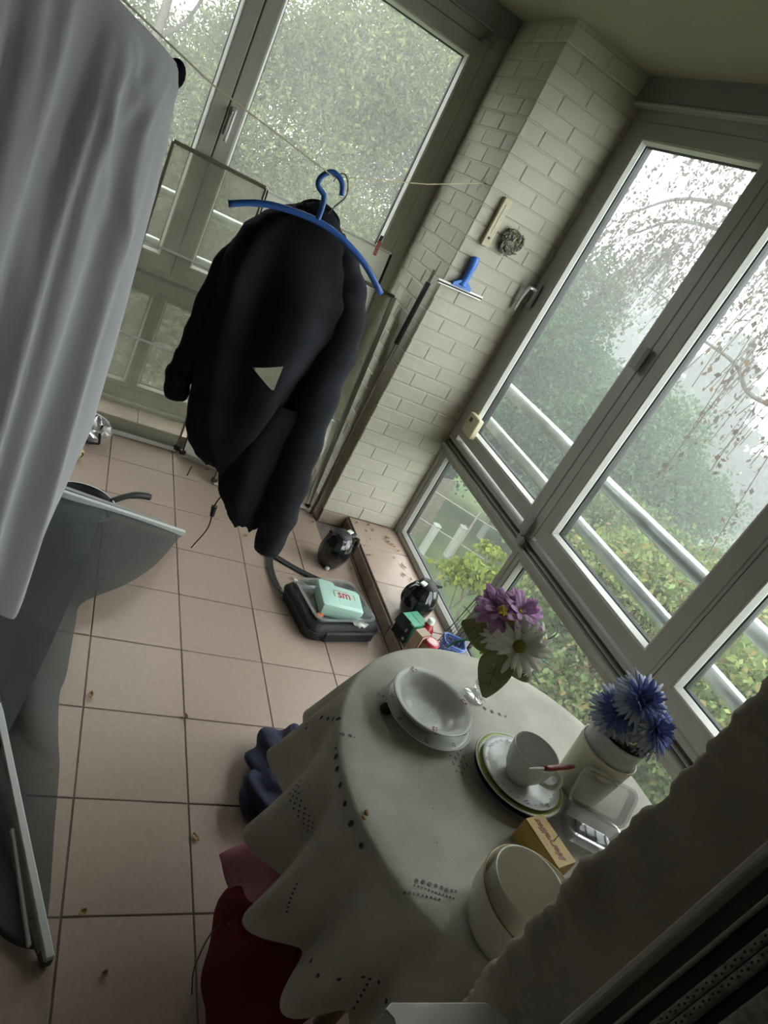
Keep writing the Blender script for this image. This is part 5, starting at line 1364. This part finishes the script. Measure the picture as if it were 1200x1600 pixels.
# ---- white bin at the bottom edge
bn = thing('white_bin', 'narrow white plastic bin with a rounded rim at the bottom edge', 'bin', (0.196, -0.735, 0))
o0 = [(-0.066, 0.100), (-0.072, 0.108), (-0.064, 0.113), (0.052, 0.104), (0.071, 0.088), (0.071, -0.10), (-0.072, -0.10)]
loft(MB(), [[(x * k, y * k, z) for x, y in o0] for k, z in ((.9, 0.002), (.92, .006), (.985, .95), (1.0, .955), (1.0, .975), (.985, .980), (.93, .981), (.91, .975))], (True, True)).build('bin_body', M['white_plastic'], bn, auto=35)
loft(MB(), [[(x * k, y * k, z) for x, y in o0] for k, z in ((1.0, .977), (1.012, .979), (1.012, .984), (1.0, .9855))], (True, True)).build('bin_lid', M['white_plastic'], bn, auto=35)

# ---- dry leaves
def leaf_mesh(seed):
    rr = random.Random(seed); L, W = rr.uniform(.020, .030), rr.uniform(.012, .018); c = rr.uniform(.25, .6)
    me = MB().sheet(lambda u, v: (L * (v - .5), (u - .5) * W * sin(PI * (v * .9 + .05)), .0025 + c * .010 * (4 * (u - .5) ** 2) + c * .008 * (2 * v - 1) ** 2), 5, 6, .0008).mesh('dry_leaf', True)
    me.materials.append(M['dead_leaf']); return me
lms = [leaf_mesh(s) for s in range(6)]
FL = [(0.017, 0.644, 'dry leaf on the floor next to the grey mesh edge'), (0.302, 0.601, 'dry leaf lying on a tile joint in the middle of the floor'), (0.314, 0.197, 'dry leaf on the floor left of the pink cloth'),
      (0.044, 0.007, 'dry leaf on the floor near the white screen bar end'), (0.098, -0.125, 'dry leaf nearest the camera on the shadowed floor')]
for k, (x, y, lab) in enumerate(FL):
    o = tag(link('dry_leaf', lms[k % 6], None, (x, y, 0.0015)), lab, 'leaf'); o.rotation_euler = (0, 0, random.uniform(0, 6)); o.scale = (.85, .95, 1.1)
for k, (x, y) in enumerate([(0.628, 1.714), (0.817, 1.458), (0.700, 1.59), (1.038, 2.005), (1.11, 2.005), (1.150, 1.74), (1.174, 1.65), (1.179, 1.48), (1.190, 1.05), (0.553, 2.073), (0.477, 2.243)]):
    o = tag(link('dry_leaf', lms[(k + 2) % 6], None, (x, y, 0.0015)), 'small dry brown leaf lying on the floor near the ledge and jugs', 'leaf', 'dry leaves on the far floor'); o.rotation_euler = (0, 0, random.uniform(0, 6)); o.scale = (.9,) * 3
for k, (x, y) in enumerate([(1.294, 1.916), (1.353, 1.952), (1.431, 2.009), (1.401, 1.888), (1.418, 1.866), (1.437, 1.85), (1.449, 1.837), (1.245, 1.688), (1.269, 1.698), (1.406, 1.721), (1.439, 1.678), (1.448, 1.66), (1.252, 1.976), (1.419, 1.588), (1.302, 1.849), (1.46, 1.80), (1.425, 1.905), (1.33, 1.99), (1.452, 1.56), (1.22 + .03, 1.77)]):
    o = tag(link('dry_leaf', lms[(k + 1) % 6], None, (x, y, 0.0822)), 'small dry brown leaf lying on the tiled ledge below the window', 'leaf', 'dry leaves on the window ledge'); o.rotation_euler = (0, 0, random.uniform(0, 6)); o.scale = (random.uniform(.6, .95),) * 3
# ================================================================== OUTSIDE
GZ = -2.9
gr = MB().grid(lambda u, v: (-14 + 60 * u, -12 + 64 * v, GZ + 0.25 * sin(5 * u) * cos(4 * v) + max(0, 10 * (u - .45)) * .12), 40, 40)
struct(gr.build('ground', M['lawn'], smooth=True))

def leaves_mesh(name, P, size, cols, spread=1.0, long=1.6, drop=None):
    """one quad (folded along nothing, diamond outline) per leaf; P = N x 3 centres"""
    n = len(P); P = np.asarray(P, float)
    d = rng.normal(size=(n, 3)); 
    if drop is not None: d = d * (1 - drop) + np.array([0, 0, -1.0]) * drop * 1.6
    d /= np.linalg.norm(d, axis=1, keepdims=True)
    q = rng.normal(size=(n, 3)); q -= d * (q * d).sum(1, keepdims=True); q /= np.linalg.norm(q, axis=1, keepdims=True)
    s = size * rng.uniform(.6, 1.35, (n, 1))
    a = d * s * long / 2; b = q * s / 2; nn = np.cross(d, q) * s * .12
    V = np.empty((n, 4, 3)); V[:, 0] = P - a; V[:, 1] = P + b + nn; V[:, 2] = P + a; V[:, 3] = P - b + nn
    me = bpy.data.meshes.new(name)
    me.vertices.add(4 * n); me.vertices.foreach_set('co', V.reshape(-1))
    me.loops.add(4 * n); me.loops.foreach_set('vertex_index', np.arange(4 * n, dtype=np.int32))
    me.polygons.add(n); me.polygons.foreach_set('loop_start', np.arange(0, 4 * n, 4, dtype=np.int32))
    try: me.polygons.foreach_set('loop_total', np.full(n, 4, dtype=np.int32))
    except Exception: pass
    me.update(calc_edges=True)
    cols = np.asarray(cols, float)
    w = rng.dirichlet(np.full(len(cols), .45), n); c = w @ cols; c *= rng.uniform(.7, 1.25, (n, 1))
    at = me.attributes.new('leaf_colour', 'FLOAT_COLOR', 'POINT')
    full = np.ones((n, 4, 4)); full[:, :, :3] = np.clip(c, 0, 1)[:, None, :]
    at.data.foreach_set('color', full.reshape(-1))
    me.materials.append(M['leaf'])
    return me
def clump_points(n, centres, radii, shell=.55):
    centres = np.asarray(centres, float); radii = np.asarray(radii, float)
    w = radii.prod(1) ** (2 / 3); k = rng.choice(len(centres), n, p=w / w.sum())
    d = rng.normal(size=(n, 3)); d /= np.linalg.norm(d, axis=1, keepdims=True)
    r = rng.uniform(shell ** 3, 1, (n, 1)) ** (1 / 3)
    r *= 1 + .18 * rng.normal(size=(n, 1))
    return centres[k] + d * r * radii[k]
def tree(name, label, base, height, crown_c, crown_r, nclump, clump_r, nleaf, size, cols, group=None, cat='tree', nbranch=7, trunk=.10, drop=None, long=1.6, seed=0, zmin=None):
    rr = np.random.default_rng(seed)
    t = thing(name, label, cat, base, 0, group); B = np.array(base)
    cc = np.array(crown_c) - B
    d = rr.normal(size=(nclump, 3)); d /= np.linalg.norm(d, axis=1, keepdims=True)
    cs = cc + d * (rr.uniform(0.15, 1, (nclump, 1)) ** .5) * np.array(crown_r)
    if zmin is not None: cs[:, 2] = np.maximum(cs[:, 2], zmin - B[2])
    rs = np.array(clump_r) * rr.uniform(.6, 1.4, (nclump, 1))
    P = clump_points(nleaf, cs, rs)
    if zmin is not None: P = P[P[:, 2] > zmin - B[2] - .3]
    tag(link('foliage', leaves_mesh('foliage', P, size, cols, drop=drop, long=long), t), kind='stuff')
    top = cc + np.array([0, 0, crown_r[2] * .55])
    MB().tube(smoothpath([(0, 0, -.1), tuple(cc * .35 + rr.normal(size=3) * .08), tuple(cc * .8 + rr.normal(size=3) * .1), tuple(top)], 5), [trunk * (1 - .045 * i) for i in range(16)], 8).build('trunk', M['bark'], t, smooth=True)
    for k in range(nbranch):
        s_ = cc * rr.uniform(.45, 1.0); e = cs[rr.integers(nclump)]
        mid = (s_ + e) / 2 + rr.normal(size=3) * .15
        MB().tube(smoothpath([tuple(s_), tuple(mid), tuple(e)], 4), [trunk * (.4 - .035 * i) for i in range(9)], 6).build('branch', M['bark'], t, smooth=True)
    return t
OLIVE = [(0.165, 0.195, 0.07), (0.095, 0.13, 0.052), (0.26, 0.27, 0.115), (0.07, 0.095, 0.045)]
YEL = [(0.22, 0.26, 0.06), (0.14, 0.20, 0.05), (0.28, 0.28, 0.07), (0.10, 0.15, 0.05)]
DARK = [(0.06, 0.12, 0.055), (0.09, 0.16, 0.075), (0.05, 0.09, 0.045), (0.13, 0.19, 0.10)]
ORANGE = [(0.55, 0.20, 0.04), (0.62, 0.30, 0.05), (0.45, 0.12, 0.04)]
MIX = [(0.22, 0.29, 0.10), (0.14, 0.22, 0.07), (0.29, 0.32, 0.13), (0.30, 0.15, 0.09), (0.10, 0.16, 0.07), (0.17, 0.25, .11), (.12, .19, .08)]
BIRCH = [(0.09, 0.065, 0.05), (0.13, 0.085, 0.05), (0.05, 0.045, 0.04)]
# beyond the far window
tree('willow_tree', 'olive green willow filling the view behind the right pane of the far window', (2.2, 8.4, GZ), 7, (1.9, 8.2, 1.1), (2.3, 1.1, 3.0), 46, (.75, .6, .75), 300000, 0.025, OLIVE, seed=1, trunk=.16, long=2.3)
tree('willow_tree', 'thin olive tree with sky gaps behind the left pane of the far window', (-1.6, 8.8, GZ), 7, (-1.3, 8.7, 0.7), (1.9, .9, 2.9), 36, (.62, .5, .62), 110000, 0.025, OLIVE + [(0.24, .20, .10)], seed=2, trunk=.14, long=2.3)
tree('maple_tree', 'orange maple crown at the top of the far window', (-0.9, 7.6, GZ), 7, (-0.35, 7.2, 2.72), (1.05, .4, .40), 22, (.20, .2, .16), 5200, 0.06, ORANGE + [(0.30, .28, .08)], seed=3, trunk=.08, nbranch=4)
tree('hedge_shrub', 'low dull green hedge below the railing outside the far window', (0.3, 7.0, GZ), 2, (0.4, 7.0, -1.7), (3.4, .8, 1.1), 34, (.6, .5, .5), 60000, 0.05, [(0.12, .14, .06), (0.17, .17, .09), (0.08, .09, .045)], cat='shrub', seed=4, trunk=.05)
tree('unseen_tree', 'unseen olive tree added left of the far window to darken pane reflections', (-6.0, 9.5, GZ), 7, (-5.8, 9.3, 0.9), (2.4, 1.4, 3.0), 36, (.8, .7, .8), 40000, 0.07, OLIVE, seed=51, trunk=.15)  # added out of view to hide bright sky from the pane reflections
tree('unseen_tree', 'unseen olive tree added far left to darken pane reflections', (-10.5, 8.0, GZ), 7, (-10.4, 7.9, 0.9), (2.4, 1.6, 3.0), 30, (.9, .9, .9), 30000, 0.08, OLIVE, seed=52, trunk=.15)  # second added tree, also only there for reflections and side light
# beyond the right window
tree('laurel_tree', 'dark green laurel beside the pier seen through the first sash', (6.4, 9.3, GZ), 6, (6.3, 9.2, -0.3), (1.8, 1.6, 2.1), 40, (.7, .7, .6), 110000, 0.05, DARK, seed=5, trunk=.13)
tree('laurel_tree', 'dark green bush right of the first laurel behind the railing', (7.6, 7.3, GZ), 5, (7.6, 7.3, -0.9), (1.6, 1.5, 1.6), 30, (.65, .65, .5), 75000, 0.05, DARK + [(0.12, .20, .10)], seed=6, trunk=.11, cat='shrub')
tree('autumn_shrub', 'yellow green autumn shrub with orange leaves behind the second sash', (5.3, 2.7, GZ), 4, (5.3, 2.6, -0.75), (1.1, 1.5, .95), 36, (.45, .5, .34), 95000, 0.036, MIX, seed=7, cat='shrub', trunk=.05, nbranch=9)
tree('autumn_shrub', 'yellow green shrub behind the nearest sash', (4.9, 1.0, GZ), 4, (4.9, 0.8, -0.55), (1.2, 1.2, .85), 26, (.45, .5, .38), 60000, 0.036, MIX, seed=8, cat='shrub', trunk=.05, nbranch=6)
tree('autumn_shrub', 'mixed green and russet shrub behind the third sash', (6.6, 4.4, GZ), 4, (6.6, 4.3, -1.2), (1.4, 1.5, 1.1), 30, (.5, .5, .4), 64000, 0.04, MIX + DARK, seed=9, cat='shrub', trunk=.05)
tree('young_maple', 'small bright yellow leaved tree just outside the lower pane', (3.5, 2.95, GZ), 2.5, (3.02, 3.02, -0.55), (.28, .30, .20), 9, (.16, .16, .06), 1000, 0.042, YEL, seed=10, trunk=.025, nbranch=6, long=1.3)
tree('low_shrub', 'low green shrub on the lawn below the lower panes', (4.2, 2.2, GZ), 1, (4.4, 2.3, -2.2), (1.0, 1.1, .6), 16, (.4, .4, .3), 20000, .05, DARK + [(0.15, .24, .10)], seed=12, cat='shrub', trunk=.03)

def conifer(label, base, h, r, nleaf, seed, cols):
    rr = np.random.default_rng(seed); t = thing('conifer', label, 'tree', base, 0)
    nb = 150; P = []
    tips = []
    for k in range(nb):
        z = h * (0.12 + .86 * k / nb); L = r * (1 - z / h) ** .8 * rr.uniform(.65, 1.2) + .12; a = rr.uniform(0, 2 * PI)
        tips.append((z, L, a)); m = int(nleaf / nb)
        s_ = rr.uniform(.12, 1, m)[:, None]
        d = np.array([cos(a), sin(a), 0.18]); e = np.array([0, 0, z]) + d * s_ * L - np.array([0, 0, 1]) * (s_ ** 2) * L * .12
        P.append(e + rr.normal(size=(m, 3)) * np.array([.11, .11, .10]) * L * .55)
    P = np.vstack(P)
    tag(link('foliage', leaves_mesh('foliage', P, 0.20, cols, long=2.0), t), kind='stuff')
    MB().tube([(0, 0, 0), (0, 0, h * .5), (0, 0, h)], [.22, .14, .03], 8).build('trunk', M['bark'], t, smooth=True)
    return t
CON = [(0.06, .085, .06), (0.085, .11, .075), (.05, .065, .05)]
conifer('tall hazy conifer rising in the middle of the first sash', (16.94, 20.48, GZ), 6.9, 3.4, 26000, 31, CON)
conifer('hazy conifer behind the second sash', (16.8, 14.7, GZ), 5.5, 3.0, 26000, 32, CON)
conifer('hazy conifer between the laurel and tall conifer', (17.2, 24.0, GZ), 5.4, 3.0, 18000, 33, CON)
conifer('faint conifer behind the right edge of the second sash', (19.5, 11.6, GZ), 5.4, 2.8, 18000, 34, CON)
conifer('faint conifer far right behind the autumn shrubs', (20.5, 7.0, GZ), 5.2, 2.8, 16000, 35, CON)
conifer('faint conifer standing left of the pink roofed house', (16.0, 28.5, GZ), 6.8, 3.2, 14000, 36, CON)

# weeping birch: a trunk outside the frame, boughs and hanging twigs
wb = thing('weeping_birch', 'weeping birch with thin hanging twigs outside the right window', 'tree', (10.6, 4.2, GZ))
BB_ = np.array([10.6, 4.2, GZ])
MB().tube(smoothpath([(0, 0, 0), (-.1, .1, 2.5), (-.3, .2, 5.0), (-.5, .4, 8.0)], 5), [.20 - .009 * i for i in range(16)], 10).build('trunk', M['bark'], wb, smooth=True)
rr = np.random.default_rng(77)
bough_ends = []
for k in range(13):
    s_ = np.array([-.25, .15, 4.6 + 3.2 * rr.random()])
    e = np.array([6.0 - 10.6 + rr.uniform(-.6, 2.4), 8.2 - 4.2 - rr.uniform(0, 7.0), 5.6 + rr.uniform(.3, 2.0)])
    mid = (s_ + e) / 2 + np.array([0, 0, .6]) + rr.normal(size=3) * .25
    pts = smoothpath([tuple(s_), tuple(mid), tuple(e), tuple(e + (e - mid) * .35 + np.array([0, 0, -.5]))], 6)
    MB().tube(pts, list(np.linspace(.065, .012, len(pts))), 6).build('bough', M['bark'], wb, smooth=True)
    bough_ends += [np.array(p) for p in pts[4:]]
tw = MB(); LP = []
for k in range(950):
    p = bough_ends[rr.integers(len(bough_ends))] + rr.normal(size=3) * np.array([.35, .45, .12])
    L = rr.uniform(.6, 1.7) if p[1] + BB_[1] > 5.0 else rr.uniform(1.0, 3.0); sw = rr.normal(size=2) * .16 + np.array([-.05, .18])
    q = [p, p + np.array([sw[0] * .5, sw[1] * .5, -L * .35]), p + np.array([sw[0] * 1.4, sw[1] * 1.4, -L])]
    tw.tube([tuple(x) for x in smoothpath([tuple(x) for x in q], 2)], .0055, 3, cap=False)
    m = int(L * 15); s_ = rr.random(m)[:, None]
    LP.append(q[0] * (1 - s_) ** 2 + 2 * q[1] * s_ * (1 - s_) + q[2] * s_ ** 2 + rr.normal(size=(m, 3)) * .03)
tag(tw.build('twigs', M['bark'], wb), kind='stuff')
tag(link('foliage', leaves_mesh('foliage', np.vstack(LP), 0.040, BIRCH, drop=.5, long=1.5), wb), kind='stuff')
# one bare crooked branch across the first sash
cb = smoothpath([(-3.2, -.2, 4.25), (-3.75, .35, 4.42), (-4.0, .75, 4.42), (-4.2, 1.0, 4.62), (-4.45, 1.6, 4.70), (-4.6, 2.0, 4.86), (-4.7, 2.5, 4.92)], 5)
MB().tube(cb, list(np.linspace(.035, .008, len(cb))), 6).build('bough', M['bark'], wb, smooth=True)

# garden fence, posts and frame seen through the lower pane
for k, (x, y, h, lab) in enumerate([(5.20, 6.90, .62, 'pale concrete garden post nearest the window'), (5.74, 7.02, .66, 'pale concrete garden post beside the wooden board fence'), (6.9, 8.0, 1.3, 'pale garden post farthest back by the hedge')]):
    pt = thing('garden_post', lab, 'post', (x, y, GZ))
    MB().box((0, 0, h / 2), (0.10, 0.10, h), bev=.01).build('post_shaft', M['post'], pt)
    MB().box((0, 0, h + .015), (0.115, 0.115, 0.03), bev=.01).build('post_cap', M['post'], pt)
fn_ = thing('board_fence', 'weathered board fence in the garden beyond the lower pane', 'fence', (5.0, 7.35, GZ), R(15))
for k in range(7): MB().box((-.55 + .16 * k, 0, 0.62), (.15, .022, 1.15), bev=.004).build('fence_board', M['fence_wood'], fn_)
for z in (.25, 1.0): MB().box((-.07, .02, z), (1.15, .03, .07)).build('fence_rail', M['fence_wood'], fn_)
wf = thing('wire_fence', 'thin garden wire fence with wooden stakes behind the posts', 'fence', (5.6, 5.4, GZ), R(-40))
for k in range(5): MB().tube([(-1.6 + .8 * k, 0, 0), (-1.6 + .8 * k, 0.02 * k, 1.5)], .018, 6).build('stake', M['fence_wood'], wf)
for z in (.5, .95, 1.4): MB().tube([(-1.6, 0, z), (1.6, .08, z)], .006, 4).build('fence_wire', M['wire'], wf)
ph = thing('garden_edging', 'straight pale edging strip crossing the lawn outside', 'edging', (4.1, 4.2, GZ + .03), R(-52))
MB().box((0, 0, 0.02), (2.8, .06, .10), bev=.01).build('edging_strip', M['post'], ph)
MB().box((1.46, 0, 0.02), (.10, .08, .12), bev=.01).build('edging_end', M['post'], ph)
hs = thing('house', 'distant hazy house with a pinkish roof behind the laurel', 'house', (24.0, 31.5, GZ), R(-35))
MB().box((0, 0, 1.6), (6.5, 5.0, 3.2)).build('wall', M['render'], hs)
MB().prism([(-2.8, 3.2), (2.8, 3.2), (0, 5.4)], 0, -3.5, 3.5).build('roof', M['roof'], hs)
MB().box((1.6, 0.6, 5.2), (.6, .6, 1.2)).build('chimney', M['roof'], hs)
for x in (-1.8, 1.6): MB().box((x, -2.52, 1.7), (1.2, .08, 1.2)).build('window', M['lcd'], hs)

# balcony railings: steel tubes outside both windows
def railing(label, pts_z, axis, off, a0, a1, name='railing'):
    c = (off, (a0 + a1) / 2, 0) if axis == 1 else ((a0 + a1) / 2, off, 0)
    t = thing(name, label, 'railing', c)
    L = (a1 - a0) / 2
    for z, r in pts_z:
        p, q = ((0, -L, z), (0, L, z)) if axis == 1 else ((-L, 0, z), (L, 0, z))
        MB().tube([p, (0, 0, z), q], r, 20).build('rail_tube', M['steel'], t, smooth=True)
    for s_ in (-.98, .98):
        x, y = (0, s_ * L) if axis == 1 else (s_ * L, 0)
        MB().box((x, y, 0.36), (.05, .05, 1.36), bev=.006).build('rail_post', M['steel'], t)
    for q in (.30,):
        x, y = (0.0, L * q) if axis == 1 else (L * q, 0)
        MB().box((x + (.03 if axis == 1 else 0), y + (0 if axis == 1 else .03), pts_z[0][0] - .055), (.05, .06, .05), bev=.006).build('rail_bracket', M['steel'], t)
    return t
railing('galvanised two tube railing outside the right window', [(1.030, 0.032), (0.826, 0.030)], 1, 1.74, -1.2, 2.75)
railing('galvanised tube railing outside the far window', [(1.085, 0.026), (0.845, 0.024)], 0, 2.84, -1.8, 1.55)

# autumn haze over the garden
hz = MB().prism([(-16, 3.2), (2.3, 3.2), (2.3, -6), (45, -6), (45, 50), (-16, 50)], 2, -3.2, 9.8); hm = bpy.data.materials.new('garden_haze'); hm.use_nodes = True
hn, hl = hm.node_tree.nodes, hm.node_tree.links
hn.remove(hn['Principled BSDF'])
hv = hn.new('ShaderNodeVolumeScatter'); hv.inputs['Color'].default_value = (0.97, 1.0, 1.0, 1); hv.inputs['Density'].default_value = 0.026; hv.inputs['Anisotropy'].default_value = 0.2
hl.new(hv.outputs[0], hn['Material Output'].inputs['Volume'])
ho = hz.build('haze', hm)
tag(ho, 'thin autumn haze hanging over the garden trees', 'haze', kind='stuff')
